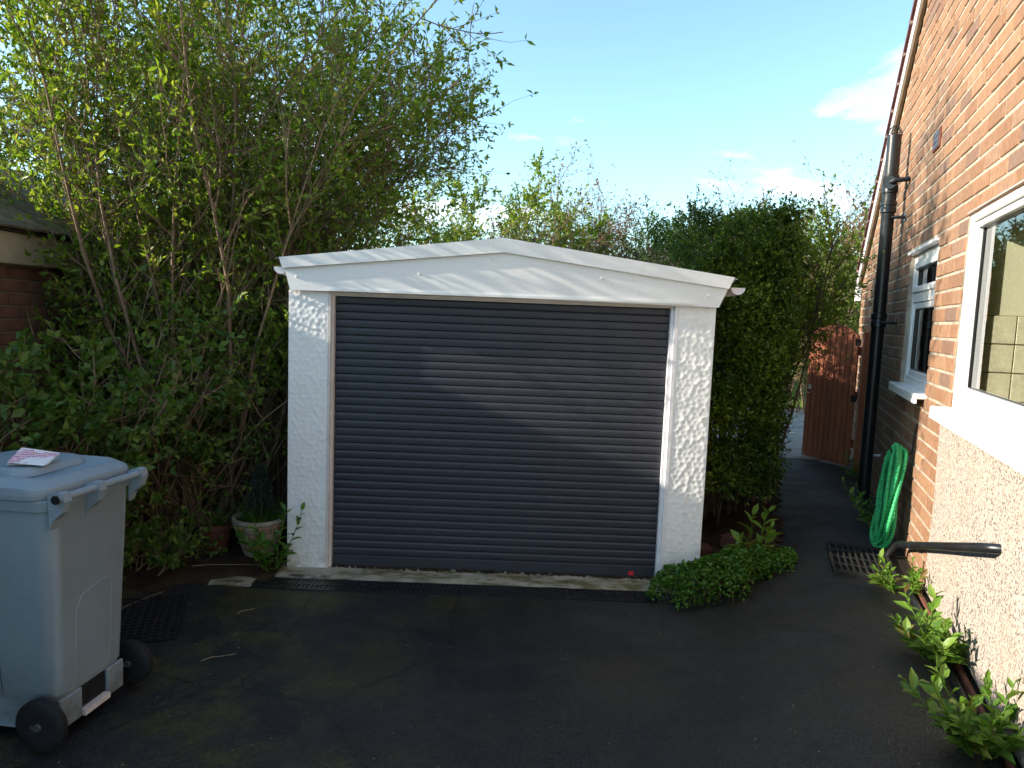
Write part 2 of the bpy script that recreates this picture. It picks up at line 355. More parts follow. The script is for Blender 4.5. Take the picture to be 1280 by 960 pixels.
# ------------------------------------------------------------------ ground levels
DH = Vector((0.35334, 0.93549, 0)); NH = Vector((-0.93549, 0.35334, 0)); WALL = 0.89
HROT = math.atan2(DH.y, DH.x); HP = -NH * WALL
def hw(a, o, z=0.0): return HP + DH * a + NH * o + Vector((0, 0, z))
def qdist(x, y): return x * NH.x + y * NH.y + WALL
def zg(x, y):
    q = qdist(x, y); return -0.19 * smooth(0.3, 1.45, q) * (1 - smooth(5.2, 8.0, y)) + 0.0
def sheet(name, mat, x0, x1, y0, y1, st, zf, keep=None):
    nx = max(1, int(round((x1 - x0) / st))); ny = max(1, int(round((y1 - y0) / st)))
    xs = np.linspace(x0, x1, nx + 1); ys = np.linspace(y0, y1, ny + 1)
    v = [(x, y, zf(x, y)) for y in ys for x in xs]; f = []
    for j in range(ny):
        for i in range(nx):
            if keep and not keep((xs[i] + xs[i + 1]) / 2, (ys[j] + ys[j + 1]) / 2): continue
            f.append((j * (nx + 1) + i, j * (nx + 1) + i + 1, (j + 1) * (nx + 1) + i + 1, (j + 1) * (nx + 1) + i))
    o = obj(name, np_mesh(name, v, f, mat, smooth=True)); tag(o, kind='structure'); return o
# ------------------------------------------------------------------ ground, drive, beds, path
def soil_front(x): return 4.13 + 0.33 * (x + 1.5) + 0.05 * nz(x * 4, 1.7)
M_['earth'] = plain('garden_earth', (0.05, 0.055, 0.025), 0.95, 0.1, 0.5, 0.6)
g = MB(); g.add([(-400, -400, -0.34), (400, -400, -0.34), (400, 600, -0.34), (-400, 600, -0.34)], [(0, 1, 2, 3)])
tag(g.build('ground', M_['earth']), kind='structure')
sheet('driveway', M_['asphalt'], -3.3, 5.3, -5.0, 7.85, 0.06, lambda x, y: zg(x, y) + 0.006 * nz(x * 1.3, y * 1.3) + 0.0025 * nz(x * 7, y * 7))
sheet('soil_bed', M_['soil'], -3.28, -1.44, 3.3, 7.6, 0.06,
      lambda x, y: zg(x, y) + 0.055 * smooth(0, 0.35, y - soil_front(x)) + 0.02 * nz(x * 5, y * 5) + 0.012 * nz(x * 17, y * 17) - 0.012,
      lambda x, y: y > soil_front(x))
def hedge_edge(y): return 2.0 + 0.378 * (y - 5.0)        # edge of the path on the hedge side
sheet('hedge_bed', M_['soil'], 1.26, 3.5, 4.55, 8.4, 0.07,
      lambda x, y: zg(x, y) + 0.05 * smooth(0, 0.2, hedge_edge(y) - x) + 0.02 * nz(x * 6, y * 6) + 0.008,
      lambda x, y: x < hedge_edge(y) + 0.04 * nz(x * 5, y * 5))
# paving beyond the gate: slabs
M_['slab'] = plain('grey_paving_slab', (0.30, 0.27, 0.24), 0.8, 0.3, 0.25, 6, 0.3, 60)
pv = MB(); pv.add([(2.4, 7.84, -0.012), (9.5, 7.84, -0.012), (9.5, 13.0, -0.012), (2.4, 13.0, -0.012)], [(0, 1, 2, 3)])
paving = tag(pv.build('paving', M_['soil']), kind='structure')
sm = MB().cbox(-0.292, 0.292, -0.292, 0.292, -0.03, 0.012, 0.006).mesh('paving_slab', M_['slab'])
rng = random.Random(3)
for j in range(8):
    for i in range(10):
        obj('paving_slab', sm, paving, (2.8 + 0.6 * i + 0.3 * (j % 2), 8.16 + 0.6 * j, rng.uniform(-0.003, 0.004)), (0, 0, rng.uniform(-0.01, 0.01)))
M_['lawn'] = plain('lawn_green', (0.075, 0.14, 0.02), 0.9, 0.1, 0.35, 3, 0.5, 60)
sheet('lawn', M_['lawn'], 1.0, 22.0, 12.85, 24.0, 0.5, lambda x, y: 0.0 + 0.01 * nz(x, y))
# grass blades on the lawn
rg = np.random.default_rng(5); n = 30000
bx = rg.uniform(4.6, 10, n); by = rg.uniform(12.85, 20.5, n); h = rg.uniform(0.03, 0.07, n); an = rg.uniform(0, 6.28, n)
dxv = np.stack([np.cos(an) * 0.012, np.sin(an) * 0.012, np.zeros(n)], 1); b0 = np.stack([bx, by, np.zeros(n)], 1)
tip = b0 + np.stack([rg.normal(0, 0.02, n), rg.normal(0, 0.02, n), h], 1)
gv = np.concatenate([b0 - dxv, b0 + dxv, tip], 0); gf = np.stack([np.arange(n), np.arange(n) + n, np.arange(n) + 2 * n], 1)
M_['grassb'] = leafmat('grass_blade', [(0, (0.07, 0.14, 0.02)), (1, (0.14, 0.22, 0.04))], 0.3)
go = obj('lawn_grass', np_mesh('lawn_grass', gv, gf, M_['grassb'], rg.random(n))); tag(go, 'short mown grass of the lawn beyond the gate', 'grass', kind='stuff')

# ------------------------------------------------------------------ garage
GX0, GX1, GY = -1.42, 1.262, 4.42
GZ = -0.19
garage = tag(empty('garage', (0, GY, GZ)), 'white concrete sectional garage with dark grey roller door and shallow gable', 'garage')
def L(m): return m
# dimpled front panels
def dimple_panel(x0, x1, z0, z1, seed, y=0.0):
    rg = np.random.default_rng(seed); s = 0.037; st = 0.006
    nx = int((x1 - x0) / st); nzn = int((z1 - z0) / st)
    xs = np.linspace(x0, x1, nx + 1); zs = np.linspace(z0, z1, nzn + 1)
    X, Z = np.meshgrid(xs, zs)
    ci = int((x1 - x0) / s) + 6; cj = int((z1 - z0) / (s * 0.8)) + 6
    cxs = x0 - 2 * s + (np.arange(ci)[None, :] + 0.5 * (np.arange(cj)[:, None] % 2)) * s + rg.uniform(-0.33, 0.33, (cj, ci)) * s
    czs = z0 - 2 * s + np.arange(cj)[:, None] * s * 0.8 + rg.uniform(-0.33, 0.33, (cj, ci)) * s * 0.8
    dep = rg.uniform(0.6, 1.2, (cj, ci))
    best = np.full(X.shape, 9.0); bd = np.ones(X.shape)
    gi = ((X - x0 + 2 * s) / s).astype(int); gj = ((Z - z0 + 2 * s) / (s * 0.8)).astype(int)
    for a in (-2, -1, 0, 1):
        for b in (-2, -1, 0, 1, 2):
            ii = np.clip(gi + a, 0, ci - 1); jj = np.clip(gj + b, 0, cj - 1)
            d = (X - cxs[jj, ii]) ** 2 + (Z - czs[jj, ii]) ** 2
            m = d < best; best = np.where(m, d, best); bd = np.where(m, dep[jj, ii], bd)
    q = np.sqrt(best) / s
    edge = np.minimum(np.minimum(X - x0, x1 - X), np.minimum(Z - z0, z1 - Z)); fade = np.clip(edge / 0.012, 0, 1)
    Y = y - 0.0080 * np.minimum(q, 0.8) ** 2 * (0.6 + 0.4 * bd) * fade
    v = np.stack([X.ravel(), Y.ravel(), Z.ravel()], 1); w = nx + 1
    I, J = np.meshgrid(np.arange(nx), np.arange(nzn)); k = (J * w + I).ravel()
    return v, np.stack([k, k + 1, k + 1 + w, k + w], 1)
for (x0, x1, sd_) in ((GX0, -1.172, 1), (1.028, GX1, 2)):
    v, f = dimple_panel(x0, x1, 0, 1.80, sd_)
    p = obj('pillar', np_mesh('pillar', v, f, M_['paint'], smooth=True), garage)
    b = MB().box(x0, x1, 0.0005, 0.09, 0, 1.80); b.build('pillar_core', M_['paint'], p)
# door frame
fr = MB(); fr.box(-1.1719, -1.155, -0.004, 0.085, 0, 1.80).box(-1.155, -1.138, 0.018, 0.085, 0, 1.80); fr.build('frame_post', M_['frame'], garage)
M_['frame_w'] = plain('white_frame', (0.74, 0.72, 0.73), 0.4, 0.4, 0.08, 12)
fr = MB(); fr.box(1.006, 1.0279, -0.004, 0.085, 0, 1.80).box(0.985, 1.006, 0.018, 0.085, 0, 1.80); fr.build('frame_post', M_['frame_w'], garage)
fr = MB(); fr.box(-1.138, 0.985, 0.016, 0.085, 1.775, 1.80).box(-1.155, 1.006, -0.002, 0.0155, 1.785, 1.806); fr.build('frame_head', M_['frame'], garage)
# roller door
door = empty('roller_door', (0, 0.055, 0), 0, garage)
pitch = 0.0497; prof = [(0.010, 0.0), (0.005, 0.0022), (0.0006, 0.0045), (-0.0006, 0.013), (-0.0014, 0.023), (-0.0014, 0.034), (-0.0003, 0.0435), (0.003, 0.0475), (0.010, 0.0488)]
sl = MB(); k = len(prof)
sl.add([(-1.1375, y, z) for y, z in prof] + [(0.9845, y, z) for y, z in prof], [(i, i + k, i + k + 1, i + 1) for i in range(k - 1)])
slm = sl.mesh('slat', M_['slat'], True)
nsl = 34
rd = random.Random(8)
for i in range(nsl): obj('slat', slm, door, (0, rd.uniform(-0.0006, 0.0006), 0.088 + i * pitch), (0, rd.uniform(-0.0004, 0.0004), 0))
bb = MB().box(-1.137, 0.984, 0.011, 0.02, 0.01, 1.78); bb.build('door_core', M_['slat'], door)
br = MB().cbox(-1.136, 0.983, -0.008, 0.011, 0.012, 0.086, 0.004); br.build('bottom_rail', M_['slat'], door)
se = MB().box(-1.13, 0.98, -0.004, 0.011, -0.005, 0.0118); se.build('rubber_seal', M_['rubber'], door)
st = MB().cbox(0.812, 0.846, -0.0115, -0.0085, 0.022, 0.05, 0.001); st.build('red_marker', M_['red'], door)
# gable board: cut to the roof line with flared ends
def gable(name, pts_bot, pts_top, y0, y1, mat, parent):
    m = MB(); k = len(pts_bot)
    v = [(x, y, z) for y in (y0, y1) for (x, z) in pts_bot + pts_top]
    f = []
    for i in range(k - 1):
        f.append((i, i + 1, k + i + 1, k + i)); o = 2 * k
        f.append((o + i, o + k + i, o + k + i + 1, o + i + 1))
        f.append((i, o + i, o + i + 1, i + 1)); f.append((k + i, k + i + 1, o + k + i + 1, o + k + i))
    f.append((0, k, 3 * k, 2 * k)); f.append((k - 1, 2 * k + k - 1, 3 * k + k - 1, 2 * k - 1))
    m.add(v, f); return m.build(name, mat, parent)
gable('gable_board', [(-1.402, 1.80), (-0.08, 1.801), (1.268, 1.79)], [(-1.447, 1.97), (-0.077, 2.12), (1.335, 1.945)], -0.035, -0.006, M_['fascia'], garage)
gable('barge_trim', [(-1.445, 1.932), (-0.077, 2.078), (1.318, 1.906)], [(-1.466, 1.998), (-0.08, 2.166), (1.35, 1.978)], -0.056, -0.0355, M_['fascia'], garage)
lip = MB().box(-1.17, 1.12, -0.043, -0.0352, 1.803, 1.818); lip.build('drip_lip', M_['fascia'], garage)
for (x, z) in ((-1.36, 1.885), (-0.15, 2.04), (0.53, 1.94), (1.20, 1.86), (-0.60, 1.93)):
    MB().lathe([(0.0, -0.006), (0.008, -0.005), (0.010, 0.0), (0.010, 0.002)], 10, (x, -0.037, z), axis='y').build('screw_cap', M_['fascia'], garage)
# roof sheets, walls, gutters
GL = 4.7
M_['cement'] = plain('grey_cement_sheet', (0.32, 0.31, 0.29), 0.9, 0.2, 0.25, 4, 0.5, 40)
for sgn, (xe, ze) in ((-1, (-1.50, 1.985)), (1, (1.38, 1.962))):
    n_ = 160; v = []
    for i in range(n_ + 1):
        y = -0.03 + (GL + 0.03) * i / n_; w = 0.012 * math.cos(2 * math.pi * y / 0.146)
        v += [(xe, y, ze + w), (-0.08 - sgn * 0.0 + sgn * 0.002, y, 2.152 + w)]
    f = [(2 * i, 2 * i + 2, 2 * i + 3, 2 * i + 1) if sgn > 0 else (2 * i, 2 * i + 1, 2 * i + 3, 2 * i + 2) for i in range(n_)]
    obj('roof_sheet', np_mesh('roof_sheet', v, f, M_['cement'], smooth=True), garage)
    gx = xe - (0.035 if sgn < 0 else -0.005) * sgn
    gu = MB(); arc = [(0.048 * math.cos(t), -0.048 * math.sin(t)) for t in [math.pi * q / 8 for q in range(9)]]
    zc_ = ze - 0.045
    gv_ = [(gx + a, -0.02, zc_ + b) for a, b in arc] + [(gx + a, GL, zc_ + b) for a, b in arc] + [(gx + 0.92 * a, -0.02, zc_ + 0.92 * b) for a, b in arc] + [(gx + 0.92 * a, GL, zc_ + 0.92 * b) for a, b in arc]
    gf_ = []
    for i in range(8): gf_ += [(i, i + 9, i + 10, i + 1), (18 + i, 18 + i + 1, 18 + i + 10, 18 + i + 9), (i, i + 1, 18 + i + 1, 18 + i)]
    gf_ += [(0, 18, 27, 9), (8, 17, 35, 26), tuple(range(0, 9))]
    gu.add(gv_, gf_); gu.build('gutter', M_['frame_w'], garage)
MB().box(GX0, GX0 + 0.06, 0.091, GL - 0.07, 0, 1.93).build('side_wall', M_['paint'], garage)
MB().box(GX1 - 0.06, GX1, 0.091, GL - 0.07, 0, 1.92).build('side_wall', M_['paint'], garage)
m = MB(); m.add([(GX0, GL - 0.06, 0), (GX1, GL - 0.06, 0), (GX1, GL - 0.06, 1.92), (-0.08, GL - 0.06, 2.13), (GX0, GL - 0.06, 1.94)], [(0, 1, 2, 3, 4)]); m.build('rear_wall', M_['paint'], garage)
# concrete threshold in front of the door
def slab_top(name, x0, x1, y0, y1, zt, seed):
    nx = int((x1 - x0) / 0.05); ny = max(3, int((y1 - y0) / 0.05)); v = []; f = []
    for j in range(ny + 1):
        for i in range(nx + 1):
            x = x0 + (x1 - x0) * i / nx; y = y0 + (y1 - y0) * j / ny
            e = min(j, ny - j, 1); y2 = y + (0.012 * nz(x * 6, seed) if j in (0,) else 0)
            v.append((x, y2, zt + 0.006 * nz(x * 5, y * 5, seed) + (-0.012 if j == 0 else 0)))
    w = nx + 1
    f = [(j * w + i, j * w + i + 1, (j + 1) * w + i + 1, (j + 1) * w + i) for j in range(ny) for i in range(nx)]
    o = obj(name, np_mesh(name, v, f, M_['conc'], smooth=True)); tag(o, kind='structure'); return o
slab_top('threshold', -1.46, 1.03, 4.235, 4.58, GZ + 0.012, 4.2)
slab_top('kerb_end', -1.80, -1.54, 4.10, 4.225, GZ + 0.008, 9.1)
# grit line under the door
rl = random.Random(4); gm = MB()
for i in range(420):
    x = rl.uniform(-1.13, 0.98); y = 4.455 - abs(rl.gauss(0, 0.012)); s = rl.uniform(0.003, 0.009)
    gm.box(x - s, x + s, y - s, y + s, GZ + 0.010, GZ + 0.014 + s, rl.random())
tag(gm.build('grit', M_['soil']), 'dark grit and crumbs lying along the foot of the roller door', 'grit', kind='stuff')
# channel drain
cdn = tag(empty('channel_drain', (-1.53, 4.155, GZ)), 'long black plastic channel drain set across the drive before the garage', 'drain')
MB().box(0, 2.69, -0.082, 0.082, -0.06, -0.022).build('channel', M_['rubber'], cdn)
for i in range(3):
    s0 = i * 0.8968; m = MB(); e = s0 + 0.8938
    m.box(s0, e, -0.084, -0.07, -0.02, 0.008).box(s0, e, 0.07, 0.084, -0.02, 0.008).box(s0, e, -0.008, 0.008, -0.02, 0.007)
    x = s0 + 0.004; q = 0
    while x < e - 0.01:
        m.box(x, x + 0.011, -0.0699, -0.0081, -0.02, 0.006); m.box(x + 0.004, x + 0.015, 0.0081, 0.0699, -0.02, 0.006); x += 0.028
    m.build('grating', M_['black_pl'], cdn)

# ------------------------------------------------------------------ house
house = tag(empty('house', HP, HROT), 'orange brick gabled house with white windows and a pebbledash panel', 'house')
A0, A1 = -0.2, 9.42
EA, EZ, SL, RA = 9.58, 2.14, 0.66, 4.45      # eave end of the verge, its height, slope, ridge position
def rz_(a): return EZ + SL * (EA - a) if a >= RA else EZ + SL * (EA - RA) - SL * (RA - a)
WB = (1.75, 4.385, 1.075, 2.13)     # big window a0,a1,z0,z1
WS = (5.07, 6.10, 1.085, 2.08)      # small window
T0 = -0.26
wall = MB()
def colm(a0, a1, z0, z1=None):
    za, zb = (z1, z1) if z1 is not None else (rz_(a0) - 0.06, rz_(a1) - 0.06)
    o0, o1 = T0, -0.0055
    v = [(a0, o0, z0), (a1, o0, z0), (a1, o1, z0), (a0, o1, z0), (a0, o0, za), (a1, o0, zb), (a1, o1, zb), (a0, o1, za)]
    wall.add(v, [(0, 1, 2, 3), (4, 7, 6, 5), (0, 4, 5, 1), (1, 5, 6, 2), (2, 6, 7, 3), (3, 7, 4, 0)])
colm(A0, WB[0], -0.35); colm(WB[0], WB[1], -0.35, WB[2]); colm(WB[0], WB[1], WB[3]); colm(WB[1], RA, -0.35)
colm(RA, WS[0], -0.35); colm(WS[0], WS[1], -0.35, WS[2]); colm(WS[0], WS[1], WS[3]); colm(WS[1], A1, -0.35)
wall_o = wall.build('gable_wall', M_['mortar'], house)
# bricks
G, BL, J = 0.093, 0.279, 0.016
bricks = []
rb = random.Random(11)
row = 0; z = -0.12
while z < 5.2:
    off = (row % 2) * BL / 2 + 0.06
    a = A0 - 1 + off
    while a < A1:
        segs = [[max(a + J / 2, A0), min(a + BL - J / 2, A1)]]
        z0, z1 = z + J / 2, z + G - J / 2
        for (h0, h1, y0, y1) in (WB, WS, (A0 - 1, 4.54, -9, 1.06)):
            if z1 - 0.03 > y0 and z0 + 0.03 < y1:
                ns = []
                for s in segs:
                    if s[1] <= h0 or s[0] >= h1: ns.append(s)
                    else:
                        if s[0] < h0: ns.append([s[0], h0])
                        if s[1] > h1: ns.append([h1, s[1]])
                segs = ns
        for s in segs:
            if s[1] - s[0] < 0.03: continue
            if z1 > min(rz_(s[0]), rz_(s[1])) - 0.05: continue
            bricks.append((s[0], s[1], z0, z1))
        a += BL
    z += G; row += 1
def brick_geo(L_, h):
    c = 0.004; y1 = 0.0; y0 = -0.02
    v = [(0, y0, 0), (L_, y0, 0), (L_, y0, h), (0, y0, h), (0, y1 - c, 0), (L_, y1 - c, 0), (L_, y1 - c, h), (0, y1 - c, h), (c, y1, c), (L_ - c, y1, c), (L_ - c, y1, h - c), (c, y1, h - c)]
    f = []
    for q in (0, 4):
        for i in range(4): j = (i + 1) % 4; f.append((q + j, q + i, q + 4 + i, q + 4 + j))
    f.append((11, 10, 9, 8)); return v, f
def vis(b):
    am = (b[0] + b[1]) / 2; zm = (b[2] + b[3]) / 2; p = hw(am, 0, zm); d = p - Vector((0, 0, 1.5))
    dep = d.dot(fw); u = 640 + F * d.dot(rr) / max(dep, 0.1); v = 480 - F * d.dot(uu) / max(dep, 0.1)
    ok = dep > 0.5 and u < 1275 and 5 < v < 955
    return (b[1] - b[0]) * (b[3] - b[2]) * abs(d.normalized().dot(NH)) / d.length_squared if ok else 0
bricks.sort(key=vis, reverse=True)
cache = {}; rest = MB()
for i, b in enumerate(bricks):
    L_ = round(b[1] - b[0], 3); h = b[3] - b[2]
    v, f = brick_geo(L_, h)
    dy = rb.uniform(-0.003, 0.003)
    if i < 300:
        if L_ not in cache: m = MB(); m.add(v, f); cache[L_] = m.mesh('brick', M_['brick'])
        obj('brick', cache[L_], house, (b[0], dy, b[2] + rb.uniform(-0.001, 0.001)), (rb.uniform(-0.01, 0.01), rb.uniform(-0.004, 0.004), 0))
    else:
        a_ = rb.random(); rest.add([(p[0] + b[0], p[1] + dy, p[2] + b[2]) for p in v], f, a_)
tag(rest.build('brick_courses', M_['brick_s'], house), kind='stuff')
# pebbledash panel
nx, nzn = 150, 46; v = []
for j in range(nzn + 1):
    for i in range(nx + 1):
        a = -0.2 + 4.74 * i / nx; zz = 0.03 + 1.03 * j / nzn
        v.append((a, 0.010 + 0.006 * nz(a * 3, zz * 3) + 0.003 * nz(a * 40, zz * 40) - (0.006 if i == nx else 0), zz))
f = [(j * (nx + 1) + i + 1, j * (nx + 1) + i, (j + 1) * (nx + 1) + i, (j + 1) * (nx + 1) + i + 1) for j in range(nzn) for i in range(nx)]
obj('pebbledash_panel', np_mesh('pebbledash_panel', v, f, M_['dash'], smooth=True), house)
MB().box(-0.2, 4.539, -0.0105, 0.0, 0.028, 1.062).build('render_backing', M_['mortar'], house)
# other walls and roof
MB().box(A0, A0 + 0.25, -6.0, T0 - 0.001, -0.35, 2.05).build('front_wall', M_['brick_s'], house)
MB().box(A1 - 0.25, A1, -6.0, T0 - 0.001, -0.35, 2.05).build('rear_wall', M_['brick_s'], house)
MB().box(A0, A1, -6.25, -6.001, -0.35, 2.05).build('far_wall', M_['brick_s'], house)
for (a0, a1, sgn) in ((RA, EA + 0.12, 1), (2 * RA - EA - 0.12, RA, -1)):
    z0_, z1_ = (EZ + SL * (EA - a0), EZ + SL * (EA - a1)) if sgn > 0 else (EZ + SL * (EA - RA) - SL * (RA - a0), EZ + SL * (EA - RA))
    m = MB(); v = [(a, o, zz + d) for d in (-0.06, -0.022) for o in (-6.4, 0.052) for a, zz in ((a0, z0_), (a1, z1_))]
    m.add(v, [(0, 2, 3, 1), (4, 5, 7, 6), (0, 1, 5, 4), (2, 6, 7, 3), (0, 4, 6, 2), (1, 3, 7, 5)])
    roof = m.build('roof', M_['tile'], house)
    # verge tiles, each bedded and lapped
    ln = math.hypot(1, SL); ang = math.atan(SL) * sgn; L_ = 0.30; nt = int(math.hypot(a1 - a0, z1_ - z0_) / L_)
    tm = MB().cbox(0, 0.34, -0.25, 0.008, 0.0, 0.022, 0.004).mesh('verge_tile', M_['tile'])
    mm = MB().box(0, 0.02, -0.02, 0.003, 0.0, 0.02).mesh('mortar_bed', M_['mortar'])
    for i in range(nt):
        t = i * L_
        if sgn > 0: aa = a0 + t / ln; zz = z0_ - SL * t / ln; rot = math.atan(SL) - 0.035
        else: aa = a1 - t / ln; zz = z1_ - SL * t / ln; rot = math.pi - math.atan(SL) + 0.035
        o = obj('verge_tile', tm, roof, (aa, 0.066, zz - 0.022), (0, rot, 0)) if sgn > 0 else None
        if o:
            bed = obj('mortar_bed', mm, roof, (aa + 0.30 / ln, 0.066, zz - 0.022 - 0.30 * SL / ln - 0.012), (0, rot, 0))
    # bargeboard
    b = MB()
    def bar(o0, o1, d0, d1, a_0=a0, a_1=a1, q0=z0_, q1=z1_):
        v = [(a, o, zz + d) for d in (d0, d1) for o in (o0, o1) for a, zz in ((a_0, q0), (a_1, q1))]
        return (v, [(0, 2, 3, 1), (4, 5, 7, 6), (0, 1, 5, 4), (2, 6, 7, 3), (0, 4, 6, 2), (1, 3, 7, 5)])
    b.add(*bar(0.030, 0.050, -0.20, -0.061)); b.build('bargeboard', M_['white'], house)
    b = MB(); b.add(*bar(0.003, 0.0298, -0.185, -0.061)); b.build('soffit', M_['barge_s'], house)
MB().box(EA - 0.10, EA + 0.118, 0.0, 0.049, EZ - 0.30, EZ - 0.10).build('eave_box', M_['white'], house)
MB().box(EA + 0.10, EA + 0.118, -6.3, -0.001, EZ - 0.25, EZ - 0.085).build('eave_fascia', M_['white'], house)
# air brick
ab = MB().cbox(5.33, 5.545, -0.005, 0.012, 2.70, 2.83, 0.004).build('air_brick', M_['terra'], house)
for zz in (2.715, 2.752, 2.789):
    MB().box(5.35, 5.525, 0.0121, 0.0135, zz, zz + 0.026).build('vent_slot', M_['black_pl'], ab)
# windows
def ring(m, a0, a1, z0, z1, w, o0, o1, wb=None):
    wb = wb or w
    m.cbox(a0, a0 + w, o0, o1, z0, z1, 0.004); m.cbox(a1 - w, a1, o0, o1, z0, z1, 0.004)
    m.cbox(a0 + w + 0.0002, a1 - w - 0.0002, o0 + 0.0005, o1 - 0.0005, z1 - w, z1, 0.004); m.cbox(a0 + w + 0.0002, a1 - w - 0.0002, o0 + 0.0005, o1 - 0.0005, z0, z0 + wb, 0.004)
    return m
def pane(m, a0, a1, z0, z1, o): return m.add([(a0, o, z0), (a1, o, z0), (a1, o, z1), (a0, o, z1)], [(3, 2, 1, 0)])
a0, a1, z0, z1 = WB
w1 = ring(MB(), a0 + 0.003, a1 - 0.003, z0 + 0.02, z1 - 0.006, 0.042, -0.10, -0.012, 0.07).build('window', M_['white'], house)
mid = 2.72
MB().cbox(mid - 0.04, mid + 0.04, -0.099, -0.013, z0 + 0.091, z1 - 0.049, 0.004).build('mullion', M_['white'], w1)
for (p0, p1) in ((a0 + 0.046, mid - 0.041), (mid + 0.041, a1 - 0.046)):
    ring(MB(), p0, p1, z0 + 0.092, z1 - 0.050, 0.032, -0.085, -0.030, 0.046).build('casement', M_['white'], w1)
    ring(MB(), p0 + 0.0322, p1 - 0.0322, z0 + 0.1382, z1 - 0.0822, 0.004, -0.075, -0.058).build('gasket', M_['black_pl'], w1)
    pane(MB(), p0 + 0.032, p1 - 0.032, z0 + 0.138, z1 - 0.082, -0.066).build('pane', M_['glass'], w1)
MB().cbox(a0 - 0.05, a1 + 0.04, -0.09, 0.085, z0 - 0.012, z0 + 0.0195, 0.006).build('sill', M_['white'], w1)
MB().box(a0 - 0.05, a1 + 0.04, 0.066, 0.0849, z0 - 0.045, z0 - 0.0125).build('sill_nose', M_['white'], w1)
MB().box(a0, a1, -0.09, 0.004, z1 - 0.0055, z1 + 0.004).build('head_flashing', M_['lead'], w1)
a0, a1, z0, z1 = WS
w2 = ring(MB(), a0 + 0.003, a1 - 0.003, z0 + 0.02, z1 - 0.012, 0.065, -0.11, -0.030).build('window', M_['white'], house)
zt = 1.745
MB().cbox(a0 + 0.069, a1 - 0.069, -0.109, -0.031, zt - 0.035, zt + 0.035, 0.004).build('transom', M_['white'], w2)
for (q0, q1) in ((z0 + 0.086, zt - 0.036), (zt + 0.036, z1 - 0.078)):
    ring(MB(), a0 + 0.069, a1 - 0.069, q0, q1, 0.045, -0.10, -0.018 if q0 > 1.5 else -0.040).build('casement', M_['white'], w2)
    ring(MB(), a0 + 0.1142, a1 - 0.1142, q0 + 0.0452, q1 - 0.0452, 0.005, -0.075, -0.045).build('gasket', M_['black_pl'], w2)
    pane(MB(), a0 + 0.114, a1 - 0.114, q0 + 0.045, q1 - 0.045, -0.06).build('pane', M_['glass'], w2)
MB().cbox(a0 - 0.03, a1 + 0.05, -0.15, 0.065, z0 - 0.015, z0 + 0.0195, 0.006).build('sill', M_['white'], w2)
MB().box(a0 - 0.03, a1 + 0.05, 0.048, 0.0649, z0 - 0.042, z0 - 0.0155).build('sill_nose', M_['white'], w2)
MB().box(a0, a1, -0.14, 0.022, z1 - 0.011, z1 + 0.006).build('head_flashing', M_['frame_w'], w2)
# rooms behind the glass
part = MB().box(4.355, 4.3835, -3.2, -0.106, 1.0, 2.125).box(4.3836, 4.66, -3.2, T0 - 0.002, 0.2, 2.38).build('partition', M_['cream'], house)
MB().box(4.348, 4.3549, -2.2, -0.106, 1.0, 1.60).build('grout_bed', M_['grout'], part)
tm = MB().cbox(4.342, 4.3479, -0.0725, 0.0725, 0.0, 0.143, 0.002).mesh('wall_tile', M_['ktile'])
for i in range(12):
    for j in range(4): obj('wall_tile', tm, part, (0, -0.183 - 0.15 * i, 1.002 + 0.15 * j))
MB().box(0.3, 9.0, -3.3, -3.21, 0.2, 2.38).build('inner_wall', M_['cream'], house)
MB().box(0.2, 0.3, -3.2, T0 - 0.002, 0.2, 2.38).build('inner_wall', M_['cream'], house)
MB().box(6.6, 6.7, -3.2, T0 - 0.002, 0.2, 2.38).build('inner_wall', M_['dim'], house)
MB().box(4.661, 6.599, -1.6, -1.5, 0.2, 2.379).build('inner_wall', M_['dim'], house)
MB().box(0.1, 9.1, -5.9, T0 - 0.002, 2.381, 2.45).build('inner_ceiling', M_['cream'], house)
MB().box(0.1, 9.1, -5.9, T0 - 0.002, 0.1, 0.199).build('inner_floor', M_['dim'], house)
# edging along the wall foot
eb = MB(); 
for (s0, s1, dz) in ((2.4, 3.45, 0.0), (3.46, 4.6, -0.004)):
    eb.cbox(s0, s1, 0.03, 0.05, -0.03, 0.028 + dz, 0.003)
tag(eb.build('edging_board', M_['terra'], None, False, HP, (0, 0, HROT)), 'thin reddish edging board along the foot of the pebbledash', 'edging board')
tag(MB().tube([(2.3, 0.075, 0.005), (3.2, 0.085, 0.008), (3.9, 0.08, 0.004), (4.5, 0.09, 0.006)], 0.018, 8).build('drain_hose', M_['black_pl'], None, True, HP, (0, 0, HROT)), 'thin black pipe lying on the ground beside the reddish edging', 'pipe')
# ------------------------------------------------------------------ soil pipe on the gable
PA, PO = 6.62, 0.12
sp_ = tag(empty('soil_pipe', hw(PA, PO, 0), HROT), 'tall black soil pipe strapped upright to the brick gable', 'pipe')
MB().tube([(0, 0, -0.05), (0, 0, 1.56)], 0.05, 16).build('lower_pipe', M_['black_pl'], sp_, True)
MB().tube([(0, 0, 1.57), (0, 0, 2.50)], 0.05, 16).build('middle_pipe', M_['black_pl'], sp_, True)
MB().tube([(0, 0, 2.51), (0, 0, 3.09)], [0.053, 0.053], 16).build('upper_pipe', M_['black_pl'], sp_, True)
for zz, hh in ((1.52, 0.12), (2.46, 0.10), (2.62, 0.15)):
    MB().lathe([(0.051, 0), (0.06, 0.006), (0.06, hh * 0.4), (0.056, hh * 0.45), (0.056, hh * 0.6), (0.062, hh * 0.65), (0.062, hh - 0.006), (0.051, hh)], 18, (0, 0, zz)).build('collar', M_['black_pl'], sp_, True)
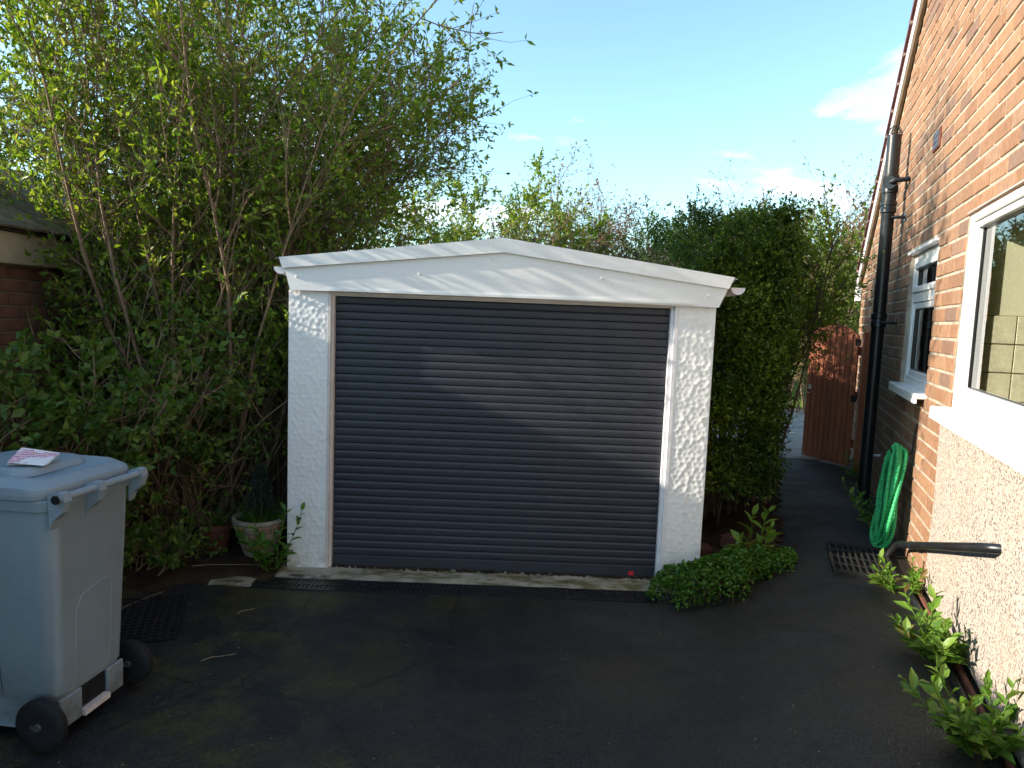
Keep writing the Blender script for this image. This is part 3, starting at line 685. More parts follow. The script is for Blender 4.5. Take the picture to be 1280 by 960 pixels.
for zz in (1.56, 2.42):
    b = MB().tube([(-0.055, -0.02, zz), (-0.075, -0.06, zz), (-0.075, -0.118, zz)], 0.014, 8); b.box(-0.12, -0.03, -0.124, -0.114, zz - 0.035, zz + 0.035)
    b.build('bracket', M_['black_pl'], sp_)
b = MB().tube([(-0.02, 0.0, 2.70), (-0.075, 0.015, 2.70)], [0.052, 0.052], 14); b.tube([(-0.07, 0.0, 2.70), (-0.13, -0.02, 2.705), (-0.16, -0.115, 2.71)], 0.02, 8)
b.build('branch_boss', M_['black_pl'], sp_, True)
cg = MB()
for i in range(6):
    q = math.pi * i / 6
    cg.tube([(0.055 * math.cos(t) * math.cos(q), 0.055 * math.cos(t) * math.sin(q), 3.085 + 0.085 * math.sin(t)) for t in [math.pi * k_ / 8 for k_ in range(9)]], 0.0025, 4)
for rr_, zz in ((0.05, 3.12), (0.036, 3.15)):
    cg.tube([(rr_ * math.cos(t), rr_ * math.sin(t), zz) for t in [2 * math.pi * k_ / 12 for k_ in range(13)]], 0.0025, 4)
cg.build('wire_cage', M_['iron'], sp_)
# waste pipe to the gully
wp = tag(empty('waste_pipe', hw(4.99, 0.06, 0.13), HROT), 'black waste pipe sloping down the pebbledash to the drain grate', 'pipe')
MB().tube([(-1.765, -0.09, 0.524), (-1.75, -0.035, 0.518), (-1.715, 0.0, 0.506), (0.02, 0.0, 0.0)], 0.021, 14).build('pipe_run', M_['black_pl'], wp, True)
MB().tube([(-0.06, 0.0, 0.0235), (0.05, 0.0, -0.005), (0.10, 0.015, -0.03), (0.125, 0.045, -0.09), (0.125, 0.07, -0.16)], 0.0245, 14).build('elbow', M_['black_pl'], wp, True)
MB().tube([(-0.32, 0, 0.0972), (-0.26, 0, 0.0795)], 0.025, 14).build('collar', M_['black_pl'], wp, True)
# white overflow stub
tag(MB().tube([(6.75, -0.01, 0.415), (6.78, 0.10, 0.40)], 0.011, 8).build('overflow_stub', M_['white'], None, True, HP, (0, 0, HROT)), 'small white overflow stub sticking out of the brick by the soil pipe', 'pipe stub')
# gully grate
gg = tag(empty('drain_grate', hw(4.94, 0.30, zg(*hw(4.94, 0.30)[:2]) + 0.012), HROT), 'rusty black square drain grate in the asphalt below the hose', 'drain grate')
MB().box(-0.30, 0.30, -0.17, 0.17, -0.03, -0.012).build('pit', M_['rubber'], gg)
m = MB(); ring_ = ((-0.31, 0.31, -0.18, -0.165), (-0.31, 0.31, 0.165, 0.18), (-0.31, -0.295, -0.1649, 0.1649), (0.295, 0.31, -0.1649, 0.1649))
for r in ring_: m.box(*r, -0.02, 0.012)
m.build('rim', M_['iron'], gg)
for i in range(8):
    o = -0.13 + 0.037 * i
    MB().box(-0.2949, 0.2949, o - 0.005, o + 0.005, -0.012, 0.009).build('bar', M_['iron'], gg)
for s in (-0.15, 0, 0.15): MB().box(s - 0.005, s + 0.005, -0.1649, 0.1649, -0.013, 0.0075).build('cross_bar', M_['iron'], gg)
# hook and hose
hk = tag(MB().tube([(5.21, 0.004, 0.90), (5.215, 0.012, 0.80), (5.22, 0.016, 0.70), (5.22, 0.06, 0.665), (5.22, 0.13, 0.68), (5.22, 0.15, 0.73)], 0.007, 6).build('hose_hook', M_['iron'], None, True, HP, (0, 0, HROT)), 'thin black iron hook on the brick carrying the green hose', 'hook')
hs = tag(empty('garden_hose', hw(5.22, 0.09, 0.70), HROT), 'bright green ribbed garden hose hung in long loops on brick', 'hose')
rh = random.Random(6)
path = []
nl = 8
for i in range(nl):
    wa = 0.06 + 0.07 * rh.random(); tilt = rh.uniform(-0.6, 0.6) + (i - 3.5) * 0.18; Lh = rh.uniform(0.58, 0.76); lean = rh.uniform(0.02, 0.16); o0 = (i - 3.5) * 0.010
    for k_ in range(40):
        t = 2 * math.pi * k_ / 40 - math.pi / 2 + math.pi
        s = (1 - math.sin(t)) / 2
        w = wa * math.cos(t) * (0.35 + 0.9 * s ** 0.7) + 0.018 * math.sin(3 * t + i)
        path.append((w * math.cos(tilt) + lean * s, o0 + w * math.sin(tilt) * 0.75 + 0.05 * s + 0.012 * math.sin(2 * t + i * 2), -Lh * s + 0.012 + i * 0.006))
# smooth + densify
P = np.array(path); P = (np.roll(P, 1, 0) + 2 * P + np.roll(P, -1, 0)) / 4; P[0] = path[0]; P[-1] = path[-1]
dens = []
for i in range(len(P) - 1):
    for q in range(8): dens.append(P[i] + (P[i + 1] - P[i]) * q / 8)
rad = [0.0125 + 0.0016 * math.sin(i * 1.5) for i in range(len(dens))]
MB().tube(dens, rad, 8).build('hose_coil', M_['hose'], hs, True)
MB().tube([(0.19, -0.02, -0.05), (0.23, -0.02, -0.10), (0.24, -0.015, -0.2), (0.22, 0.0, -0.33)], [0.028, 0.034, 0.03, 0.018], 10).build('spray_gun', M_['grey_pl'], hs, True)
MB().tube([(0.2, 0.03, -0.66), (0.2, 0.06, -0.74)], [0.02, 0.024], 10).build('hose_connector', M_['grey_pl'], hs, True)

# ------------------------------------------------------------------ gate
gh = Vector((3.68, 7.46, 0)); ge = Vector((3.42, 8.07, 0)); gd = (ge - gh); GWD = gd.length; grz = math.atan2(gd.y, gd.x)
gate = tag(empty('garden_gate', (gh.x, gh.y, 0.02), grz), 'reddish brown arched wooden gate standing open beside the house', 'gate')
npk = 9; pw = GWD / npk
def arch(x): return 1.40 + 0.13 * (1 - ((x - GWD / 2) / (GWD / 2)) ** 2)
for i in range(npk):
    x0, x1 = i * pw + 0.005, (i + 1) * pw - 0.005; m = MB(); xs = [x0, (x0 + x1) / 2, x1]
    v = [(x, y, z) for y in (0.0, 0.02) for (x, z) in [(x0, 0.0), (x1, 0.0), (x1, arch(x1)), (xs[1], arch(xs[1])), (x0, arch(x0))]]
    f = [(4, 3, 2, 1, 0)[::-1], (5, 6, 7, 8, 9)[::-1]] + [(j, (j + 1) % 5, 5 + (j + 1) % 5, 5 + j)[::-1] for j in range(5)]
    m.add(v, f); m.build('plank', M_['gate'], gate)
for zz in (0.2, 0.72, 1.2): MB().cbox(0.005, GWD - 0.005, -0.045, -0.001, zz, zz + 0.09, 0.004).build('ledge', M_['gate'], gate)
MB().tube([(GWD - 0.055 + 0.03 * math.cos(t), 0.032, 0.76 + 0.03 * math.sin(t)) for t in [2 * math.pi * q / 16 for q in range(17)]], 0.005, 6).build('ring_handle', M_['steel'], gate)
MB().cbox(GWD - 0.075, GWD - 0.035, 0.0205, 0.026, 0.77, 0.83, 0.002).build('handle_plate', M_['steel'], gate)
for zz in (0.70, 1.30): MB().box(-0.03, 0.035, 0.0205, 0.028, zz, zz + 0.07).build('hinge', M_['iron'], gate)
gp = tag(MB().cbox(8.00, 8.09, 0.002, 0.075, -0.02, 1.47, 0.005).build('gate_post', M_['gate'], None, False, HP, (0, 0, HROT)), 'reddish brown timber post fixed to the brick beside the gate', 'post')

# ------------------------------------------------------------------ wheelie bin
BZ = GZ + 0.01
bn = tag(empty('wheelie_bin', (-1.665, 2.70, BZ), math.atan2(-0.135, 0.99)), 'pale grey plastic wheelie bin with a leaflet on its closed lid', 'bin')
bn.scale = (1.05, 1.05, 1.05)
def rrect(x0, x1, y0, y1, r, n=5):
    pts = []
    for (cx_, cy_, s) in ((x1 - r, y1 - r, 0), (x0 + r, y1 - r, 1), (x0 + r, y0 + r, 2), (x1 - r, y0 + r, 3)):
        for k_ in range(n + 1):
            t = math.pi / 2 * (s + k_ / n); pts.append((cx_ + r * math.cos(t), cy_ + r * math.sin(t)))
    return pts
def loft(rings, cap0=True, cap1=True):
    m = MB(); k = len(rings[0]); v = [p for r in rings for p in r]
    f = [(i * k + j, i * k + (j + 1) % k, (i + 1) * k + (j + 1) % k, (i + 1) * k + j) for i in range(len(rings) - 1) for j in range(k)]
    if cap0: f.append(tuple(range(k - 1, -1, -1)))
    if cap1: f.append(tuple((len(rings) - 1) * k + j for j in range(k)))
    return m.add(v, f)
rings = []
for zz, xb, xf, hwid, r in ((0.03, 0.0, -0.40, 0.168, 0.04), (0.10, 0.0, -0.41, 0.172, 0.045), (0.16, 0.008, -0.42, 0.178, 0.045), (0.165, 0.014, -0.425, 0.182, 0.05), (0.86, 0.036, -0.515, 0.218, 0.06), (0.865, 0.040, -0.53, 0.230, 0.06), (0.90, 0.042, -0.535, 0.235, 0.06), (0.905, 0.040, -0.53, 0.23, 0.06)):
    rings.append([(x, y, zz) for x, y in rrect(xf, xb, -hwid, hwid, r)])
loft(rings).build('body', M_['bin'], bn, True)
lr = []
for zz, xb, xf, hwid, r in ((0.907, 0.030, -0.565, 0.243, 0.07), (0.925, 0.032, -0.57, 0.247, 0.07), (0.942, 0.028, -0.565, 0.242, 0.07), (0.962, 0.0, -0.53, 0.205, 0.06), (0.964, -0.02, -0.50, 0.185, 0.05), (0.952, -0.04, -0.47, 0.165, 0.04)):
    lr.append([(x, y, zz + (0.028 * math.sin(math.pi * min(1, max(0, -x / 0.55))) if zz > 0.93 else 0)) for x, y in rrect(xf, xb, -hwid, hwid, r)])
lid = loft(lr, True, True).build('lid', M_['bin'], bn, True)
MB().tube([(0.075, -0.225, 0.915), (0.075, 0.225, 0.915)], 0.014, 12).build('handle_bar', M_['bin'], bn, True)
for y in (-0.215, -0.045, 0.19):
    m = MB(); pr = [(0.035, 0.875), (0.035, 0.80), (0.05, 0.835), (0.085, 0.865), (0.098, 0.905), (0.092, 0.932), (0.07, 0.937), (0.03, 0.925)]; k = len(pr)
    y1 = y + 0.034
    m.add([(x, yy, z) for yy in (y, y1) for x, z in pr], [tuple(range(k)), tuple(range(2 * k - 1, k - 1, -1))] + [(j, j + k, (j + 1) % k + k, (j + 1) % k) for j in range(k)])
    m.build('hinge_lug', M_['bin'], bn)
MB().lathe([(0.0, 0), (0.016, 0.0), (0.016, 0.006)], 12, (0.075, -0.232, 0.915), axis='y').build('hinge_socket', M_['black_pl'], bn)
rp_ = []
for zz, g_ in ((0.950, 0.0), (0.969, 0.010), (0.973, 0.022)):
    rp_.append([(x, y, zz + 0.022 * math.sin(math.pi * min(1, max(0, -x / 0.55)))) for x, y in rrect(-0.47 + g_, -0.10 - g_, -0.165 + g_, 0.165 - g_, 0.06)])
loft(rp_).build('lid_panel', M_['bin'], lid, True)
MB().cbox(-0.60, -0.555, -0.10, 0.10, 0.915, 0.945, 0.008).build('lid_grip', M_['bin'], lid, True)
# back face mouldings
m = MB(); pl = [(0.010, -0.075, 0.16), (0.022, -0.085, 0.30), (0.0275, -0.085, 0.46), (0.0285, -0.06, 0.505), (0.0295, 0.045, 0.53), (0.0295, 0.085, 0.525), (0.028, 0.10, 0.49), (0.022, 0.10, 0.30), (0.012, 0.09, 0.17)]
pl = [(0.0085 + (0.036 - 0.014) * (p[2] - 0.165) / 0.695 + 0.0055, p[1], p[2]) for p in pl]
m.tube([(p[0] - 0.0015, p[1], p[2]) for p in pl], 0.0042, 6); m.build('moulded_arch', M_['bin'], bn, True)
for y0_, y1_ in ((-0.165, -0.06), (0.075, 0.165)): MB().cbox(0.004, 0.020, y0_, y1_, 0.035, 0.15, 0.004).build('foot_block', M_['bin'], bn)
MB().box(0.0005, 0.0062, -0.0595, 0.0745, 0.06, 0.15).build('recess_shade', M_['rubber'], bn)  # black box stands in for the shade inside the foot cutout
MB().box(0.002, 0.03, -0.0595, 0.0745, 0.035, 0.056).build('foot_bar', M_['frame'], bn)
MB().tube([(-0.02, -0.25, 0.095), (-0.02, 0.25, 0.095)], 0.011, 8).build('axle', M_['steel'], bn)
for y, s in ((-0.25, -1), (0.215, 1)):
    w = MB().lathe([(0.05, 0.0), (0.085, 0.0), (0.095, 0.008), (0.095, 0.030), (0.085, 0.038), (0.05, 0.038)], 28, (-0.0, y if s < 0 else y, 0.097), axis='y').build('wheel', M_['rubber'], bn, True)
    MB().lathe([(0.0, -0.004), (0.012, -0.006), (0.016, 0.002), (0.049, 0.008), (0.049, 0.03), (0.0, 0.03)], 20, (-0.0, y, 0.097), axis='y').build('hub', M_['grey_pl'], w, True)
    for k_ in range(5):
        q = 2 * math.pi * k_ / 5; M4 = Matrix.Translation((0, y, 0.097)) @ Matrix.Rotation(q, 4, 'Y')
        MB().box(0.012, 0.05, 0.0, 0.008, -0.005, 0.005, M=M4).build('spoke', M_['grey_pl'], w)
# dark strip drawn in for the shade of the side groove
MB().tube([(-0.20, -0.181, 0.17), (-0.22, -0.2185, 0.85)], 0.003, 6).build('groove_shade', M_['grey_pl'], bn, True)
# leaflet on lid
def paper_mat():
    t = NT('printed_leaflet'); w = t.coord()
    rows = t.n('ShaderNodeTexWave'); rows.bands_direction = 'Y'; rows.inputs['Scale'].default_value = 22; t.l(w, rows.inputs['Vector'])
    mk = t.math('MULTIPLY', t.ramp(rows.outputs['Fac'], [(0.45, (0, 0, 0)), (0.6, (1, 1, 1))]), t.ramp(t.noise(1.0, 3, 0.6, t.scaled(w, (210, 60, 1))), [(0.42, (0, 0, 0)), (0.5, (1, 1, 1))]))
    pr = t.mix(t.math('MULTIPLY', mk, 0.8), (0.72, 0.50, 0.56), (0.36, 0.03, 0.10))
    pr = t.mix(t.ramp(t.noise(14, 2, 0.5, w), [(0.50, (0, 0, 0)), (0.53, (1, 1, 1))]), pr, (0.74, 0.70, 0.70))
    a = t.attr(); c = t.mix(t.ramp(a, [(0.4, (0, 0, 0)), (0.6, (1, 1, 1))], 'CONSTANT'), (0.80, 0.79, 0.74), pr); t.principled(c, 0.6, None, 0.3); return t.m
M_['paper'] = paper_mat()
pm = MB()
pm.add([(-0.075, -0.05, 0.0), (0.065, -0.055, 0.003), (0.075, 0.045, 0.012), (-0.06, 0.05, 0.03), (0.0, 0.0, 0.014)], [(0, 1, 4), (1, 2, 4), (2, 3, 4), (3, 0, 4)], 0.9)
pm.add([(-0.075, -0.05, 0.001), (0.065, -0.055, 0.004), (0.06, -0.075, 0.001), (-0.08, -0.07, 0.012)], [(0, 3, 2, 1)], 0.1)
pm.add([(-0.075, -0.05, -0.006), (0.065, -0.055, -0.0035), (0.075, 0.045, 0.0055), (-0.06, 0.05, 0.0235)], [(3, 2, 1, 0)], 0.1)
lf = pm.build('leaflet', M_['paper'], None, False, (-1.85, 2.68, BZ + 1.055), (0.14, 0.03, 0.25)); tag(lf, 'crumpled red and white printed leaflet lying on the bin lid', 'leaflet')
M_['bluepl'] = plain('blue_wrapper', (0.03, 0.08, 0.35), 0.4)
bw = MB().add([(-0.03, -0.015, 0.002), (0.03, -0.018, 0.004), (0.035, 0.016, 0.012), (-0.025, 0.02, 0.006), (0.0, 0.0, 0.02)], [(0, 1, 4), (1, 2, 4), (2, 3, 4), (3, 0, 4), (3, 2, 1, 0)]).build('wrapper', M_['bluepl'], None, False, (-2.03, 2.62, BZ + 1.05)); tag(bw, 'small scrap of blue wrapper on the bin lid', 'wrapper')

# ------------------------------------------------------------------ rubber mat, pots
mt = MB(); 
for i in range(15): mt.box(-0.30, 0.30, -0.285 + 0.04 * i, -0.27 + 0.04 * i, 0, 0.014)
for i in range(16): mt.box(-0.30 + 0.039 * i, -0.287 + 0.039 * i, -0.2849, 0.289, 0.0005, 0.0135)
mo = mt.build('rubber_mat', M_['rubber'], None, False, (-2.02, 3.55, GZ + 0.006), (0, 0, 0.35)); tag(mo, 'black rubber grid mat lying on the asphalt behind the bin', 'mat')
def stonemat():
    t = NT('cast_stone'); r = t.objrnd(); c = t.ramp(r, [(0, (0.32, 0.29, 0.21)), (0.45, (0.36, 0.33, 0.25)), (0.6, (0.34, 0.2, 0.15)), (0.72, (0.30, 0.26, 0.19)), (0.85, (0.36, 0.25, 0.1)), (1, (0.38, 0.35, 0.27))], 'CONSTANT')
    c = t.mix(0.6, c, t.ramp(t.noise(40, 5, 0.7), [(0.3, (0.6, 0.6, 0.55)), (0.7, (1.2, 1.2, 1.2))]), 'MULTIPLY'); t.principled(c, 0.9, t.bump(t.noise(90, 4), 0.5, 0.004), 0.2); return t.m
M_['stone'] = stonemat()
PX, PY, PZ = -1.64, 4.53, GZ + 0.045
pt = tag(empty('stone_planter', (PX, PY, PZ)), 'cast stone planter of mixed coloured stones beside the garage', 'planter')
MB().lathe([(0.088, 0.0), (0.092, 0.02), (0.165, 0.235), (0.172, 0.24), (0.172, 0.262), (0.15, 0.262), (0.145, 0.235), (0.0, 0.235)], 30).build('bowl', plain('planter_mortar', (0.27, 0.25, 0.19), 0.9, 0.2, 0.3, 20, 0.5, 90), pt, True)
rp = random.Random(9)
for j, (za, zb, cnt) in enumerate(((0.012, 0.06, 9), (0.068, 0.118, 10), (0.126, 0.176, 11), (0.184, 0.228, 12))):
    for i in range(cnt):
        t0_, t1_ = 2 * math.pi * (i + 0.06 + 0.5 * (j % 2)) / cnt, 2 * math.pi * (i + 0.94 + 0.5 * (j % 2)) / cnt
        v = []
        za_, zb_ = za + rp.uniform(-0.003, 0.003), zb + rp.uniform(-0.003, 0.003)
        for lay, ex in ((0, 0.0), (1, 0.008 + rp.uniform(-0.002, 0.003))):
            for zz in (za_ + lay * 0.004, zb_ - lay * 0.004):
                for tt in (t0_ + lay * 0.03, (t0_ + t1_) / 2, t1_ - lay * 0.03):
                    rad_ = 0.085 + 0.34 * zz + ex; v.append((rad_ * math.cos(tt), rad_ * math.sin(tt), zz))
        f = [(6, 7, 10, 9), (7, 8, 11, 10), (0, 1, 7, 6), (1, 2, 8, 7), (3, 9, 10, 4), (4, 10, 11, 5), (0, 6, 9, 3), (2, 5, 11, 8)]
        MB().add(v, f).build('stone', M_['stone'], pt)
tp = tag(empty('terracotta_pot', (-1.97, 4.62, GZ + 0.045)), 'small dark terracotta pot with dried stems under the big shrub', 'plant pot')
MB().lathe([(0.075, 0.0), (0.08, 0.005), (0.112, 0.15), (0.122, 0.152), (0.124, 0.185), (0.108, 0.185), (0.104, 0.16), (0.0, 0.158)], 26).build('pot', M_['terra'], tp, True)
MB().lathe([(0.0, 0.1585), (0.1035, 0.159), (0.1035, 0.162), (0.0, 0.166)], 16).build('potting_soil', M_['soil'], tp)
MB().lathe([(0.0, 0.2351), (0.144, 0.2355), (0.144, 0.24), (0.0, 0.25)], 16).build('potting_soil', M_['soil'], pt)

# ------------------------------------------------------------------ neighbour's garage on the left
M_['brick_n'] = plain('dark_red_brick', (0.15, 0.075, 0.05), 0.9, 0.2, 0.35, 9, 0.5, 120); M_['brick_ns'] = M_['brick_n']; M_['mortar_n'] = plain('dark_mortar', (0.20, 0.17, 0.14), 0.95, 0.1, 0.2, 20)
ng = tag(empty('neighbour_garage', (-3.30, 4.0, GZ)), 'low brick outbuilding with a mossy tiled roof behind the shrubs', 'outbuilding')
MB().box(-3.0, -0.012, -6.5, 5.5, -0.1, 2.05).build('wall_core', M_['mortar_n'], ng)
bl = []
for r in range(22):
    y = -6.5 + (r % 2) * 0.1125
    while y < 5.4: bl.append((y, r * 0.086)); y += 0.225
bl.sort(key=lambda b: (b[0] - 0.9) ** 2 + ((b[1] - 1.4) * 0.5) ** 2)
nm = MB().cbox(-0.012, 0.0, 0.005, 0.22, 0.005, 0.08, 0.003).mesh('brick', M_['brick_n']); rest = MB()
for i, (y, zz) in enumerate(bl):
    if i < 190: obj('brick', nm, ng, (rb.uniform(-0.002, 0.002), y, zz))
    else: rest.box(-0.011, 0.0, y + 0.005, y + 0.22, zz + 0.005, zz + 0.08, rb.random())
tag(rest.build('brick_courses', M_['brick_ns'], ng), kind='stuff')
MB().cbox(0.07, 0.095, -6.6, 5.6, 1.90, 2.10, 0.004).build('eave_board', M_['buff'], ng)
MB().box(-0.001, 0.0695, -6.6, 5.6, 1.93, 1.95).build('soffit', M_['buff'], ng)
RX, RZ2, EX, EZ2 = -1.55, 2.86, 0.13, 2.115
sl2 = (RZ2 - EZ2) / (EX - RX)
m = MB(); m.add([(EX, -6.7, EZ2 - 0.012), (EX, 5.7, EZ2 - 0.012), (RX, 5.7, RZ2 - 0.012), (RX, -6.7, RZ2 - 0.012), (-3.2, -6.7, EZ2), (-3.2, 5.7, EZ2)], [(0, 1, 2, 3), (3, 2, 5, 4)])
nroof = m.build('roof', M_['mossroof'], ng)
for y in (-6.5, 5.5):
    MB().add([(-3.0, y - 0.002, 2.05), (0.0, y - 0.002, 2.05), (RX, y - 0.002, RZ2 - 0.03)], [(0, 1, 2)]).build('gable_infill', M_['brick_ns'], ng)
tl_ = math.hypot(sl2, 1); cs = math.hypot(EX - RX, RZ2 - EZ2); ang = math.atan(sl2)
tmesh = MB().cbox(-0.30, 0.0, 0.004, 0.29, 0, 0.018, 0.003).mesh('roof_tile', M_['mossroof']); rest = MB()
for r in range(7):
    for c_ in range(42):
        y = -6.7 + 0.295 * c_ + (r % 2) * 0.147; t = r * 0.262
        px, pz = EX + 0.02 - t / tl_, EZ2 + sl2 * t / tl_ - 0.0
        if 0.0 < y < 4.6: obj('roof_tile', tmesh, nroof, (px, y, pz + rb.uniform(0, 0.006)), (0, ang + 0.05 + rb.uniform(-0.01, 0.01), rb.uniform(-0.015, 0.015)))
        else:
            M4 = Matrix.Translation((px, y, pz)) @ Matrix.Rotation(ang + 0.05, 4, 'Y'); rest.box(-0.30, 0, 0.004, 0.29, 0, 0.018, M=M4)
tag(rest.build('roof_tiling', M_['mossroof'], nroof), kind='stuff')
# fence behind the shrubs
fe = tag(empty('timber_fence', (-3.25, 7.7, -0.1)), 'dark brown close boarded fence behind the big shrub', 'fence')
pm_ = MB().cbox(0, 0.125, -0.012, 0.0, 0, 1.62, 0.003).mesh('fence_board', M_['fence'])
for i in range(14): obj('fence_board', pm_, fe, (i * 0.13, -0.008 * (i % 2), rb.uniform(-0.01, 0.01)))
for zz in (0.3, 1.3): MB().box(0, 1.82, 0.001, 0.045, zz, zz + 0.08).build('rail', M_['fence'], fe)
fs = tag(empty('side_fence', (-1.52, 4.78, GZ), math.pi / 2), 'dark fence panel standing close along the side of the garage', 'fence')
for i in range(22): obj('fence_board', pm_, fs, (i * 0.13, -0.008 * (i % 2), rb.uniform(-0.08, -0.05)))
# ------------------------------------------------------------------ vegetation
def unit(a): return a / np.maximum(np.linalg.norm(a, axis=-1, keepdims=True), 1e-9)
def leaf_arrays(c, d, length, width, rg, fold=0.25, up=0.5):
    """folded diamond leaves: c base (n,3), d direction (n,3)"""
    n = len(c); d = unit(d); rnd = rg.normal(size=(n, 3)); rnd[:, 2] += up * 2
    s = unit(np.cross(d, rnd)); nn = np.cross(s, d)
    L_ = (length * rg.uniform(0.65, 1.25, n))[:, None]; w = (width * rg.uniform(0.7, 1.2, n))[:, None]
    m = c + d * L_ * 0.45
    v = np.stack([c, m + s * w * 0.5 + nn * w * fold, c + d * L_ - nn * L_ * 0.12, m - s * w * 0.5 + nn * w * fold], 1)
    i = np.arange(n)[:, None] * 4
    f = np.concatenate([i + np.array([[0, 1, 2]]), i + np.array([[0, 2, 3]])], 0)
    return v.reshape(-1, 3), f
def crown_obj(name, c, d, length, width, mat, rg, parent, att=None, up=0.5, fold=0.25):
    v, f = leaf_arrays(c, d, length, width, rg, fold, up); n = len(c)
    a = rg.random(n) if att is None else att
    return obj(name, np_mesh(name, v, f, mat, np.concatenate([a, a])), parent)
def curve(p, d, L_, k, rnd, bend, rg):
    pts = [p]; q = p.copy(); t = d / np.linalg.norm(d)
    for i in range(k):
        t = t + rg.normal(0, rnd, 3) + bend; t = t / np.linalg.norm(t); q = q + t * L_ / k; pts.append(q)
    return np.array(pts)
class Wood:
    def __init__(s): s.m = MB()
    def add(s, pts, r0, r1, n): k = len(pts); s.m.tube([Vector(p) for p in pts], [r1 + (r0 - r1) * (1 - i / (k - 1)) ** 1.6 for i in range(k)], n, False)
def shrub(name, label, cat, base, nstem, height, spread, leaf, matl, seed, bark='bark', nb=11, nt=7, nl=9, lo=0.25, base_r=0.18, r0=0.022, env=None, group=None, bl=0.75, tl=0.38, lean=(0, 0), droop=0.0, up=0.5, leaf_keep=None, twig_r=0.0022, arc=(0, 0, 0)):
    rg = np.random.default_rng(seed); root = tag(empty(name, base), label, cat, group); wd = Wood(); C = []; D = []; S = []
    for s in range(nstem):
        a = rg.uniform(0, 2 * np.pi); rad = base_r * math.sqrt(rg.random()); p = np.array([rad * math.cos(a), rad * math.sin(a), -0.03])
        a2 = a + rg.normal(0, 0.6); tilt = spread * math.sqrt(rg.random()) 
        d = np.array([math.cos(a2) * math.sin(tilt) + lean[0], math.sin(a2) * math.sin(tilt) + lean[1], math.cos(tilt)])
        H_ = height * rg.uniform(0.62, 1.08); st = curve(p, d, H_, 9, 0.07, np.array([arc[0], arc[1], 0.02 - droop * 0.02 + arc[2]]), rg)
        cut = 9
        if env is not None:
            for i in range(2, 10):
                w0 = base + st[i]
                if w0[2] > 0.9 and not env(w0[0], w0[1], w0[2]): cut = i - 1; break
        if cut < 2: continue
        wd.add(st[:cut + 1], r0 * rg.uniform(0.45, 1.15), 0.004, 6)
        for b in range(nb):
            t = lo + (1 - lo) * (b + rg.random()) / nb; x = t * 9
            if x > cut + 0.3: continue
            i = min(8, int(x)); pos = st[i] + (st[i + 1] - st[i]) * (x - i); sd_ = unit(st[i + 1] - st[i])
            o = rg.normal(size=3); o -= sd_ * o.dot(sd_); o = unit(o); bd = sd_ * rg.uniform(0.35, 0.9) + o * rg.uniform(0.5, 1.0) + np.array([0, 0, 0.2])
            Lb = bl * rg.uniform(0.5, 1.2) * (1.15 - 0.55 * t); bp = curve(pos, bd, Lb, 5, 0.10, np.array([0, 0, 0.03 - droop * 0.06]), rg)
            w0 = base + bp[-1]
            if env is not None and not env(w0[0], w0[1], w0[2]): continue
            wd.add(bp, 0.0065 * (1.2 - 0.6 * t), twig_r, 4)
            for q in range(nt):
                u = (q + rg.random()) / nt; x = (0.12 + 0.88 * u) * 5; i = min(4, int(x)); tp0 = bp[i] + (bp[i + 1] - bp[i]) * (x - i); td = unit(bp[i + 1] - bp[i])
                o = rg.normal(size=3); tdv = td * 0.7 + o * 0.55 + np.array([0, 0, 0.15]); tw = curve(tp0, tdv, tl * rg.uniform(0.4, 1.2), 3, 0.14, np.array([0, 0, 0.02 - droop * 0.1]), rg)
                w0 = base + tw[-1]
                if env is not None and not env(w0[0], w0[1], w0[2]): continue
                wd.add(tw, twig_r, 0.001, 3)
                cl = nz(w0[0] * 1.9 + seed, w0[1] * 1.9, w0[2] * 1.9)
                m = max(2, int(nl * (0.35 if cl < -0.18 else (1.45 if cl > 0.12 else 0.95)))); ts = rg.uniform(0.1, 1.0, m); ts[:2] = 1.0; idx = np.minimum(2, (ts * 3).astype(int)); fr_ = (ts * 3 - idx)[:, None]
                pp = tw[idx] + (tw[idx + 1] - tw[idx]) * fr_; dd = unit(tw[idx + 1] - tw[idx]) * 0.6 + rg.normal(size=(m, 3)) * 0.55 + np.array([0, 0, 0.12])
                if leaf_keep is not None:
                    kk = rg.random(m) < leaf_keep(*(base + tw[-1])); pp = pp[kk]; dd = dd[kk]
                C.append(pp); D.append(dd); S.append(np.full(len(pp), rg.uniform(0.65, 1.3)))
    wd.m.build('trunk', M_[bark], root, True)
    C = np.concatenate(C); D = np.concatenate(D); S = np.concatenate(S)
    crown_obj('crown', C, D, leaf[0] * S, leaf[1] * S, matl, rg, root, up=up)
    return root, len(C)
B3 = lambda x, y, z: np.array([x, y, z], dtype=float)
LM = {}
LM['spring'] = leafmat('spring_leaf', [(0, (0.075, 0.150, 0.014)), (0.3, (0.135, 0.225, 0.020)), (0.65, (0.205, 0.295, 0.028)), (0.92, (0.29, 0.35, 0.045)), (1, (0.34, 0.34, 0.08))], 0.50, (1.12, 1.15, 0.6))
LM['hedge'] = leafmat('hedge_leaf', [(0, (0.022, 0.050, 0.008)), (0.45, (0.050, 0.100, 0.012)), (0.8, (0.105, 0.175, 0.018)), (1, (0.19, 0.25, 0.03))], 0.36)
LM['dark'] = leafmat('dark_leaf', [(0, (0.020, 0.036, 0.012)), (0.6, (0.042, 0.066, 0.020)), (1, (0.085, 0.11, 0.028))], 0.3)
LM['lime'] = leafmat('lime_leaf', [(0, (0.07, 0.13, 0.012)), (0.6, (0.14, 0.21, 0.02)), (1, (0.22, 0.28, 0.04))], 0.45)
